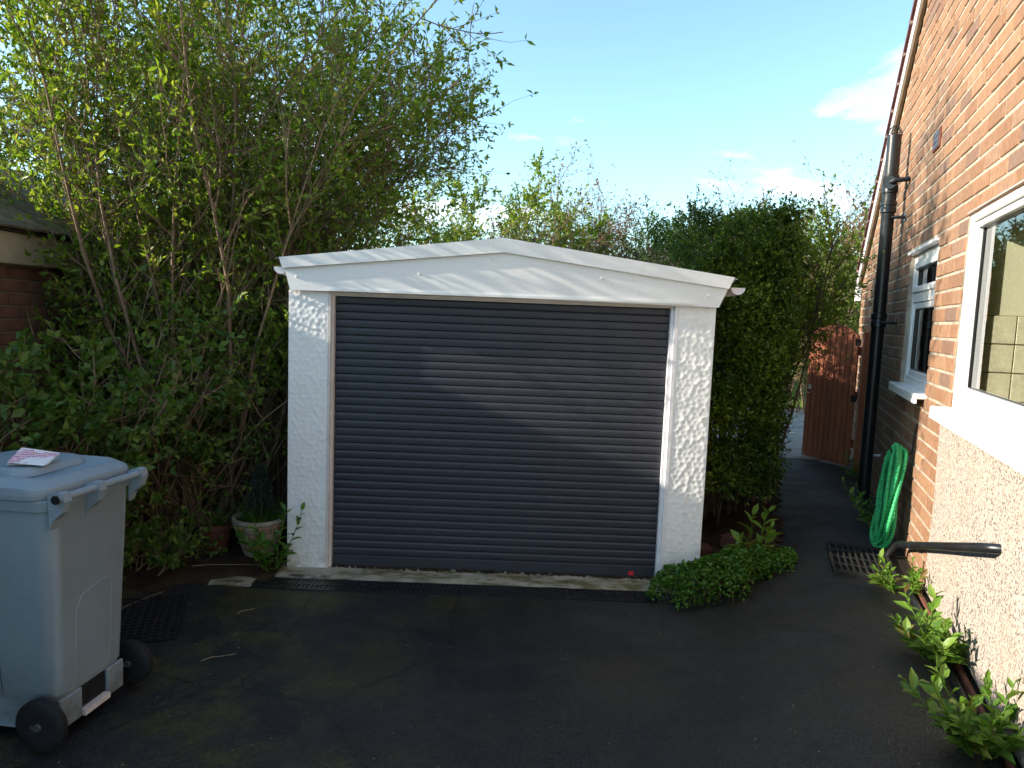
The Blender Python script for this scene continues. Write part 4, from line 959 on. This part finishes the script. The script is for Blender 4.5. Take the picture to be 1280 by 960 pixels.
LM['rust'] = leafmat('bronze_leaf', [(0, (0.10, 0.045, 0.028)), (0.5, (0.17, 0.085, 0.05)), (0.85, (0.20, 0.13, 0.06)), (1, (0.12, 0.13, 0.04))], 0.35, (1.3, 1.1, 0.8))
LM['fresh'] = leafmat('fresh_leaf', [(0, (0.075, 0.16, 0.016)), (0.6, (0.125, 0.235, 0.026)), (0.93, (0.20, 0.30, 0.05)), (0.965, (0.30, 0.27, 0.06)), (1, (0.20, 0.12, 0.05))], 0.35, (1.15, 1.15, 0.6), gloss=0.45)
LM['rose'] = leafmat('rose_leaf', [(0, (0.055, 0.115, 0.018)), (0.6, (0.105, 0.185, 0.030)), (1, (0.18, 0.25, 0.05))], 0.4, (1.2, 1.2, 0.6))
LM['clover'] = leafmat('cover_leaf', [(0, (0.035, 0.105, 0.012)), (0.6, (0.065, 0.165, 0.018)), (1, (0.115, 0.225, 0.03))], 0.35)
LM['blue'] = leafmat('conifer_needle', [(0, (0.02, 0.04, 0.03)), (1, (0.05, 0.085, 0.06))], 0.15)
LM['straw'] = leafmat('dry_blade', [(0, (0.20, 0.14, 0.07)), (1, (0.34, 0.27, 0.15))], 0.2)

# the big multi-stemmed shrub left of the garage
def big_env(x, y, z):
    # keep the drive side clear and follow the outline over the garage roof
    ymin = 4.26 + 0.1 * nz(x * 2, z * 2) + (0.22 if z < 2.0 else 0.0)
    if z > 2.05 and x < -1.6: ymin -= 0.55 * smooth(2.05, 2.5, z) * smooth(-1.6, -1.95, x)
    if y < ymin: return False
    if x > -1.46 and z < 1.92: return False
    lim = -0.12 + 0.34 * math.sin((z - 2.0) * 1.5) - 0.75 * max(0, z - 3.1) + 0.2 * nz(z * 2.2, y * 1.5)
    if x > lim: return False
    return y < 7.4 or z > 1.9
shrub('tall_shrub', 'tall brown stemmed shrub in fresh spring leaf leaning over the garage', 'shrub', B3(-2.28, 5.25, GZ + 0.04), 54, 4.9, 0.62, (0.052, 0.024), LM['spring'], 21,
      nb=20, nt=11, nl=10, lo=0.12, base_r=0.34, r0=0.020, env=big_env, bl=0.95, tl=0.45, lean=(0.15, 0.0), twig_r=0.0028)
shrub('tall_shrub', 'second leafy shrub growing between the big shrub and the mossy outbuilding', 'shrub', B3(-3.0, 5.7, GZ + 0.04), 34, 4.9, 0.50, (0.052, 0.024), LM['spring'], 22,
      nb=18, nt=11, nl=10, lo=0.26, base_r=0.26, r0=0.015, twig_r=0.0028, env=lambda x, y, z: y > 4.4 and x < -0.6 and (x > -3.2 or z > 2.6), bl=0.95, tl=0.42, lean=(-0.02, 0.0))
shrub('tall_shrub', 'leafy shrub with stems arching right across the garage roof edge', 'shrub', B3(-1.88, 5.5, GZ + 0.04), 40, 4.3, 0.26, (0.050, 0.023), LM['spring'], 28,
      nb=18, nt=10, nl=10, lo=0.36, base_r=0.22, r0=0.014, env=big_env, bl=0.85, tl=0.42, lean=(0.0, 0.0), arc=(0.105, -0.005, -0.01), twig_r=0.0028)
shrub('rose_bush', 'dark leaved rose bush against the outbuilding wall', 'bush', B3(-2.62, 3.62, GZ + 0.02), 12, 1.55, 0.50, (0.062, 0.042), LM['rose'], 23, nb=8, nt=6, nl=8, lo=0.2, base_r=0.12, r0=0.011,
      env=lambda x, y, z: y > 3.1 and x > -3.25 and z < 1.32, bl=0.45, tl=0.24, droop=0.3, lean=(0.0, 0.12))
shrub('laurel_bush', 'dense dark bush filling the corner under the tall shrub', 'bush', B3(-2.55, 4.85, GZ + 0.03), 24, 1.95, 0.70, (0.058, 0.030), LM['rose'], 24, nb=9, nt=7, nl=8, lo=0.12, base_r=0.22, r0=0.012,
      env=lambda x, y, z: x > -3.25 and x < -1.62 and y > 4.2, bl=0.5, tl=0.26)
# low undergrowth at the bed's front edge
shrub('ground_ivy', 'low dark leafy undergrowth between the bin and the terracotta pot', 'plant', B3(-2.32, 4.22, GZ + 0.02), 14, 0.42, 1.15, (0.04, 0.03), LM['rose'], 25, nb=6, nt=4, nl=8, lo=0.1, base_r=0.22, r0=0.005, bl=0.22, tl=0.12,
      env=lambda x, y, z: y > 3.75)
# hedge: leafy box along the path
def hedge(name, label, seed, pts_fn, n, leaf, mat, bark='bark_d'):
    pass
rg = np.random.default_rng(31)
hd = tag(empty('hedge', (1.9, 5.4, GZ)), 'tall clipped dark green hedge between the garage and the path', 'hedge')
NS = 10500; C = []; D = []; A = []
Y0, Y1 = 5.02, 8.0
def htop(y, x): return 2.16 + 0.10 * (y - 5) - 0.12 * smooth(1.9, 2.6, x) + 0.34 * nz(x * 1.5, y * 1.5, 4) + 0.16 * nz(x * 5, y * 5)
cnt = 0
while cnt < NS:
    face = rg.random(); y = rg.uniform(Y0, Y1); 
    if face < 0.36: y = Y0 + abs(rg.normal(0, 0.07)); x = rg.uniform(1.30, hedge_edge(y) - 0.06); nrm = np.array([0, -1, 0.15])
    elif face < 0.74: x = hedge_edge(y) - 0.11 - abs(rg.normal(0, 0.07)); nrm = np.array([0.93, -0.35, 0.15])
    elif face < 0.86: x = rg.uniform(1.3, hedge_edge(y)); nrm = np.array([0, -0.1, 1])
    else: x = rg.uniform(1.3, hedge_edge(y)); nrm = np.array([0.2, -0.3, 0.4])
    zt_ = htop(y, x); z = zt_ - abs(rg.normal(0, 0.06)) if 0.74 <= face < 0.86 else rg.uniform(0.20, zt_)
    if z < 0.55 and rg.random() > (z - 0.12) * 2.4 : continue
    bulge = 0.20 * nz(x * 2.3 + 3, y * 2.3, z * 3.0) + 0.05 * nz(x * 7, y * 7, z * 9)
    if nz(x * 5 + 9, y * 5, z * 6.5) < -0.22 and face < 0.74: continue
    p = np.array([x, y, z]) + nrm * bulge
    sh = unit(nrm * rg.uniform(0.4, 1.0) + rg.normal(0, 0.45, 3) + np.array([0, 0, 0.15]))
    k_ = 9; t = rg.uniform(0, 1, k_)[:, None]; Ls = rg.uniform(0.07, 0.17)
    C.append(p + sh * t * Ls); D.append(sh * 0.6 + rg.normal(0, 0.6, (k_, 3))); A.append(np.clip(rg.normal(0.45 + 0.55 * nz(x * 2, y * 2, z * 2), 0.22, k_) + 0.25 * (t[:, 0] - 0.5), 0, 1)); cnt += 1
C = np.concatenate(C) - np.array([1.9, 5.4, GZ]); D = np.concatenate(D); A = np.concatenate(A)
crown_obj('foliage', C, D, 0.034, 0.017, LM['hedge'], rg, hd, A)
wd = Wood()
for i in range(26):
    y = rg.uniform(Y0 + 0.4, Y1 - 0.1); x = rg.uniform(1.4, hedge_edge(y) - 0.28)
    b = np.array([x - 1.9, y - 5.4, 0.0])
    for q in range(2):
        s = curve(b, np.array([rg.normal(0, 0.06), rg.normal(0, 0.06), 1]), rg.uniform(1.2, 2.0), 7, 0.05, np.zeros(3), rg); wd.add(s, rg.uniform(0.004, 0.011), 0.003, 5)
        for w in range(5):
            k_ = rg.integers(1, 6); wd.add(curve(s[k_], rg.normal(0, 1, 3) + np.array([0, 0, 0.4]), 0.14, 3, 0.15, np.zeros(3), rg), 0.004, 0.002, 3)
wd.m.build('trunk', M_['bark_d'], hd, True)
# loose shoots over the hedge top
shrub('box_honeysuckle', 'loose olive green shrub spilling over the hedge top behind the gutter', 'shrub', B3(2.0, 6.2, 0.0), 24, 2.35, 0.26, (0.036, 0.019), LM['spring'], 33, bark='bark_d', nb=12, nt=8, nl=10, lo=0.55, base_r=0.4, r0=0.016, bl=0.55, tl=0.26, env=lambda x, y, z: x > 1.42 or z > 2.3)
shrub('cotoneaster', 'dark small leaved evergreen shrub rising behind the garage roof', 'shrub', B3(1.95, 9.9, 0.0), 34, 2.75, 0.42, (0.042, 0.021), LM['dark'], 34, bark='bark_d', nb=13, nt=8, nl=9, lo=0.45, base_r=0.5, r0=0.018, bl=0.7, tl=0.32)
shrub('cotoneaster', 'dark evergreen shrub behind the garage next to the bare twiggy tree', 'shrub', B3(1.15, 10.3, 0.0), 22, 2.4, 0.36, (0.042, 0.021), LM['dark'], 35, bark='bark_d', nb=12, nt=8, nl=8, lo=0.45, base_r=0.4, r0=0.018, bl=0.7, tl=0.32)
shrub('bare_tree', 'thin twiggy tree with sparse bronze buds behind the garage', 'tree', B3(0.75, 11.0, 0.0), 22, 3.4, 0.44, (0.042, 0.020), LM['rust'], 36, nb=13, nt=8, nl=6, lo=0.4, base_r=0.35, r0=0.02, bl=0.8, tl=0.5, twig_r=0.003)
shrub('flowering_shrub', 'mid green shrub with pinkish tips behind the garage ridge', 'shrub', B3(-0.30, 10.6, 0.0), 36, 3.25, 0.44, (0.060, 0.030), LM['spring'], 37, nb=15, nt=10, nl=11, lo=0.35, base_r=0.5, r0=0.018, bl=0.7, tl=0.34)
shrub('flowering_shrub', 'pinkish bronze leaved shrub mingling behind the garage ridge', 'shrub', B3(-0.75, 9.9, 0.0), 18, 2.7, 0.40, (0.042, 0.021), LM['rust'], 38, nb=12, nt=7, nl=7, lo=0.4, base_r=0.5, r0=0.016, bl=0.7, tl=0.34)
shrub('tall_shrub', 'leafy green shrub beyond the fence behind the tall stems', 'shrub', B3(-2.4, 9.8, 0.0), 22, 3.1, 0.50, (0.055, 0.028), LM['spring'], 39, nb=12, nt=8, nl=8, lo=0.2, base_r=0.8, r0=0.018, bl=0.8, tl=0.36)
shrub('lime_shrub', 'bright lime green shrub rising beyond the end of the hedge', 'shrub', B3(5.15, 12.3, 0.0), 40, 3.35, 0.46, (0.060, 0.032), LM['lime'], 40, nb=13, nt=8, nl=9, lo=0.12, base_r=0.5, r0=0.018, bl=0.75, tl=0.34, env=lambda x, y, z: x > 5.0 or z > 1.5, lean=(-0.05, 0))
shrub('bare_tree', 'feathery half bare tree behind the lime green shrub', 'tree', B3(5.3, 14.5, 0.0), 12, 5.0, 0.34, (0.05, 0.022), LM['lime'], 41, nb=9, nt=5, nl=4, lo=0.4, base_r=0.4, r0=0.03, bl=1.1, tl=0.55, twig_r=0.004)
shrub('copper_tree', 'coppery brown leaved small tree beyond the gate', 'tree', B3(8.6, 18.0, 0.0), 24, 4.3, 0.45, (0.085, 0.045), LM['rust'], 42, bark='bark_d', nb=15, nt=9, nl=11, lo=0.25, base_r=0.5, r0=0.03, bl=1.2, tl=0.55, twig_r=0.004)
for i, (x, y, h_, sd_) in enumerate(((5.0, 19.5, 2.6, 43), (7.2, 21.5, 2.9, 44), (10.0, 21.0, 3.0, 45), (2.0, 16.0, 3.0, 46))):
    lab = ['dark evergreen bush beyond the lawn in line with the hedge end', 'dark evergreen bush at the far edge of the lawn behind the gate', 'dark evergreen bush beside the far lawn hidden by the house corner', 'dark evergreen bush far behind the garage'][i]
    shrub('evergreen_bush', lab, 'bush', B3(x, y, -0.02), 26, h_, 0.55, (0.09, 0.05), LM['dark'] if i else LM['hedge'], sd_, bark='bark_d', nb=11, nt=8, nl=9, lo=0.05, base_r=1.1, r0=0.03, bl=1.0, tl=0.5, group='evergreen bushes beyond the lawn', twig_r=0.004)
# far house
fh = tag(empty('far_house', (10.6, 30.0, -0.3), 0.25), 'distant house with a brownish red tiled gable above the shrubs', 'house')
MB().box(-3.0, 3.0, 0, 6, 0, 3.4).build('wall', M_['brick_s'], fh)
m = MB(); m.add([(-3.3, -0.3, 3.3), (3.3, -0.3, 3.3), (0, -0.3, 6.4), (-3.3, 6.3, 3.3), (3.3, 6.3, 3.3), (0, 6.3, 6.4)], [(0, 1, 2), (5, 4, 3), (0, 2, 5, 3), (1, 4, 5, 2)]); m.build('roof', M_['tile'], fh)
w = MB().box(-0.5, 0.5, -0.03, 0.0, 1.0, 2.2).build('window', M_['white'], fh); MB().box(-0.44, 0.44, -0.04, -0.031, 1.06, 2.14).build('pane', M_['grey_pl'], w)

# ------------------------------------------------------------------ small plants
def oval_leaves(m, base, d, L_, w, rg, droop=0.25, a=0.5):
    d = unit(d); s = unit(np.cross(d, np.array([0, 0, 1.0]) + rg.normal(0, 0.25, 3))); nn = np.cross(s, d)
    def P(t, q, lift=0): return base + d * L_ * t + s * w * q + nn * (lift * w - droop * L_ * t * t)
    v = [P(0, 0), P(.28, -.40, .18), P(.28, 0), P(.28, .40, .18), P(.62, -.44, .18), P(.62, 0), P(.62, .44, .18), P(1, 0)]
    m.add(v, [(0, 2, 1), (0, 3, 2), (1, 2, 5, 4), (2, 3, 6, 5), (4, 5, 7), (5, 6, 7)], a)
def leafy(name, label, base, nst, h_, spread, L_, w, mat, seed, lean=(0, 0), per=9, cat='plant', group=None, z0=0.25):
    rg = np.random.default_rng(seed); root = tag(empty(name, base), label, cat, group); wd = Wood(); lm = MB()
    for s in range(nst):
        a = rg.uniform(0, 6.28); tilt = spread * math.sqrt(rg.random())
        st = curve(np.array([0.03 * math.cos(a), 0.03 * math.sin(a), -0.02]), np.array([math.cos(a) * math.sin(tilt) + lean[0], math.sin(a) * math.sin(tilt) + lean[1], math.cos(tilt)]), h_ * rg.uniform(0.4, 1.2), 5, 0.10, np.array([0, 0, 0.02]), rg)
        wd.add(st, 0.0045, 0.002, 5)
        for q in range(per):
            t = z0 + (1 - z0) * (q + 0.5) / per; x = t * 5; i = min(4, int(x)); p = st[i] + (st[i + 1] - st[i]) * (x - i); sd_ = unit(st[i + 1] - st[i])
            az = q * 2.4 + rg.normal(0, 0.4); o = np.array([math.cos(az), math.sin(az), 0.0]); dd = o * (1.1 - 0.55 * t) + sd_ * (0.25 + 0.75 * t)
            sc = rg.uniform(0.45, 1.2) * (0.75 + 0.4 * math.sin(math.pi * min(1, t + 0.1)))
            oval_leaves(lm, p, dd, L_ * sc, w * 1.2 * sc, rg, rg.uniform(0.1, 0.35), rg.random())
    wd.m.build('stem', LM['fresh'], root, True); lm.build('leaves', mat, root, True); return root
def gb(a, o): p = hw(a, o); return (p.x, p.y, zg(p.x, p.y) + 0.0)
leafy('wall_plant', 'bright leafy plant sprouting below the sloping black waste pipe', gb(4.45, 0.13), 12, 0.23, 0.95, 0.075, 0.030, LM['fresh'], 51, (-0.35, 0.05))
leafy('wall_plant', 'largest bright leafy plant at the foot of the pebbledash panel', gb(3.58, 0.12), 17, 0.27, 0.75, 0.085, 0.034, LM['fresh'], 52, (-0.15, 0.02), 11)
leafy('wall_plant', 'bluish leafy plant at the pebbledash foot beyond the edging joint', gb(2.84, 0.12), 17, 0.28, 0.70, 0.085, 0.034, LM['fresh'], 53, (-0.05, 0.0), 11)
leafy('wall_plant', 'trailing leafy plant between the green hose and the soil pipe', gb(5.85, 0.10), 9, 0.36, 0.7, 0.07, 0.028, LM['fresh'], 54, (-0.25, 0.1))
leafy('wall_plant', 'small leafy plant at the foot of the gate post', gb(7.75, 0.10), 5, 0.30, 0.6, 0.07, 0.03, LM['fresh'], 55, (-0.1, 0))
leafy('broadleaf_weed', 'tall broad leaved weed rising from the green ground cover', (1.72, 4.66, zg(1.72, 4.66)), 5, 0.33, 0.5, 0.12, 0.045, LM['fresh'], 56)
leafy('broadleaf_weed', 'green leafy weed growing between the stone planter and the garage', (-1.50, 4.34, GZ + 0.02), 9, 0.40, 0.5, 0.085, 0.036, LM['clover'], 57, (-0.05, -0.05), 10)
# ground cover mound at the garage corner
rg = np.random.default_rng(61); gc = tag(empty('ground_cover', (1.40, 4.36, zg(1.40, 4.36))), 'low mound of small green leaves at the garage corner', 'ground cover')
def mound(n, cx_, cy_, rx, ry, rot, hgt):
    r = np.sqrt(rg.random(n)); t = rg.uniform(0, 6.283, n); ed = 1 + 0.16 * np.sin(3 * t + 1) + 0.10 * np.sin(7 * t)
    lx = r * np.cos(t) * rx * ed; ly = r * np.sin(t) * ry * ed
    x = cx_ + lx * math.cos(rot) - ly * math.sin(rot); y = cy_ + lx * math.sin(rot) + ly * math.cos(rot)
    bump = np.array([0.75 + 0.5 * nz(a * 8, b * 8, 3) for a, b in zip(x, y)])
    top = hgt * np.sqrt(np.clip(1 - r ** 2.4, 0, 1)) * bump
    gz_ = np.array([zg(a + 1.40, b + 4.36) for a, b in zip(x, y)]) - zg(1.40, 4.36)
    z = gz_ + np.clip(top * (1 - np.abs(rg.normal(0, 0.16, n))), 0.004, 1)
    return np.stack([x, y, z], 1)
C = np.concatenate([mound(4600, -0.10, -0.12, 0.44, 0.22, 0.45, 0.27), mound(1500, 0.33, 0.10, 0.24, 0.14, 0.6, 0.15)])
D = rg.normal(0, 0.8, C.shape) + np.array([0, -0.2, 0.35])
crown_obj('leaves', C, D, 0.026, 0.021, LM['clover'], rg, gc, up=1.6)
wd = Wood()
for i in range(90):
    p = C[rg.integers(0, 4200)]; wd.add(curve(np.array([p[0], p[1], p[2] * 0.2]), np.array([rg.normal(0, .3), rg.normal(0, .3), 1]), max(0.03, p[2] * 0.7), 3, 0.15, np.zeros(3), rg), 0.002, 0.001, 3)
tag(wd.m.build('stems', M_['bark'], gc), kind='stuff')
# planter contents
rg = np.random.default_rng(63)
dc = tag(empty('dwarf_conifer', (PX - 0.0, PY + 0.02, PZ + 0.24)), 'small bluish dwarf conifer growing in the stone planter', 'conifer')
MB().tube([(0, 0, -0.02), (0.005, 0, 0.2), (0.0, 0.005, 0.34)], [0.008, 0.006, 0.002], 6).build('trunk', M_['bark_d'], dc)
n = 2600; t = rg.random(n) ** 0.8; an = rg.uniform(0, 6.283, n); rad_ = 0.095 * (1 - t) ** 0.7 * np.sqrt(rg.random(n)) + 0.008
crown_obj('crown', np.stack([rad_ * np.cos(an), rad_ * np.sin(an), 0.02 + 0.33 * t], 1), np.stack([np.cos(an) * 0.6, np.sin(an) * 0.6, np.full(n, 0.9)], 1) + rg.normal(0, 0.3, (n, 3)), 0.028, 0.006, LM['blue'], rg, dc)
def blades(name, label, base, n, r, h_, mat, seed, cat):
    rg = np.random.default_rng(seed); root = tag(empty(name, base), label, cat); m = MB()
    for i in range(n):
        a = rg.uniform(0, 6.28); q = r * math.sqrt(rg.random()); p = np.array([q * math.cos(a), q * math.sin(a), -0.01]); b = a + rg.normal(0, 0.7)
        cv = curve(p, np.array([math.cos(b) * 0.5, math.sin(b) * 0.5, 1.0]), h_ * rg.uniform(0.5, 1.2), 4, 0.10, np.array([math.cos(b) * 0.12, math.sin(b) * 0.12, -0.13]), rg); s = np.array([-math.sin(b), math.cos(b), 0]) * 0.003
        v = []
        for k_, c_ in enumerate(cv): v += [c_ - s * (1 - k_ / 4.3), c_ + s * (1 - k_ / 4.3)]
        m.add(v, [(2 * k_, 2 * k_ + 1, 2 * k_ + 3, 2 * k_ + 2) for k_ in range(4)], rg.random())
    m.build('blades', mat, root); return root
blades('grass_tuft', 'green grass tuft spilling over the stone planter rim', (PX, PY, PZ + 0.25), 260, 0.13, 0.16, LM['clover'], 64, 'grass tuft')
blades('dried_plant', 'pale dried stems of a dead plant in the terracotta pot', (-1.97, 4.62, GZ + 0.21), 70, 0.08, 0.22, LM['straw'], 65, 'plant')
leafy('pot_plant', 'few green leaves sprouting in the terracotta pot', (-1.95, 4.60, GZ + 0.21), 4, 0.18, 0.5, 0.06, 0.022, LM['clover'], 66)
# stones at the hedge foot
M_['edgestone'] = plain('red_brown_stone', (0.085, 0.045, 0.036), 0.9, 0.2, 0.4, 20, 0.6, 60)
for i, (x, y, s, rz) in enumerate(((1.36, 4.83, 0.09, 0.3), (1.62, 4.95, 0.10, 1.0))):
    m = MB().cbox(-s, s, -s * 0.6, s * 0.6, 0, s * 1.1, 0.02); o = m.build('edging_stone', M_['edgestone'], None, True, (x, y, zg(x, y) + 0.03), (0.1, 0.15, rz))
    tag(o, ['reddish stone by the garage wall under the hedge', 'reddish stone beneath the hedge front beside its bare stems'][i], 'stone')
# fallen twigs and leaf litter
rt = random.Random(12)
tw = [((-1.75, 4.28), 0.42, 0.15, 'thin pale twig lying on the bed edge before the planter'), ((-2.05, 3.78), 0.35, 1.2, 'bent pale stem fallen on the rubber mat'), ((-1.42, 3.72), 0.10, 0.8, 'short pale twig on the drive below the concrete kerb end'), ((-1.35, 3.2), 0.16, 0.5, 'tiny dry twig on the mossy drive beside the bin')]
for (x, y), L_, az, lab in tw:
    z_ = zg(x, y) + (0.055 if y > 4.2 else 0.012); pts = []
    for k_ in range(7): pts.append((L_ * (k_ / 6 - 0.5), 0.008 * math.sin(k_ * 1.3 + x), 0.004 + 0.004 * abs(math.sin(k_ * 2.1))))
    tag(MB().tube(pts, [0.0022 - 0.0002 * k_ for k_ in range(7)], 5).build('fallen_twig', M_['twig'], None, True, (x, y, z_), (0, 0, az)), lab, 'twig')
rg = np.random.default_rng(70); n = 230
px = np.where(rg.random(n) < 0.7, rg.uniform(-2.4, -0.2, n), rg.uniform(-0.2, 2.2, n)); py = rg.uniform(1.6, 4.05, n)
keep = np.array([qdist(a, b) > 0.1 for a, b in zip(px, py)]); px, py = px[keep], py[keep]; n = len(px)
pz = np.array([zg(a, b) + 0.011 for a, b in zip(px, py)])
lo = crown_obj('leaf_litter', np.stack([px, py, pz], 1), np.stack([rg.normal(0, 1, n), rg.normal(0, 1, n), np.abs(rg.normal(0, 0.12, n))], 1), 0.013, 0.006, LM['straw'], rg, None, up=4)
tag(lo, 'scattered dry leaf scraps and twig bits on the asphalt', 'leaf litter', kind='stuff')
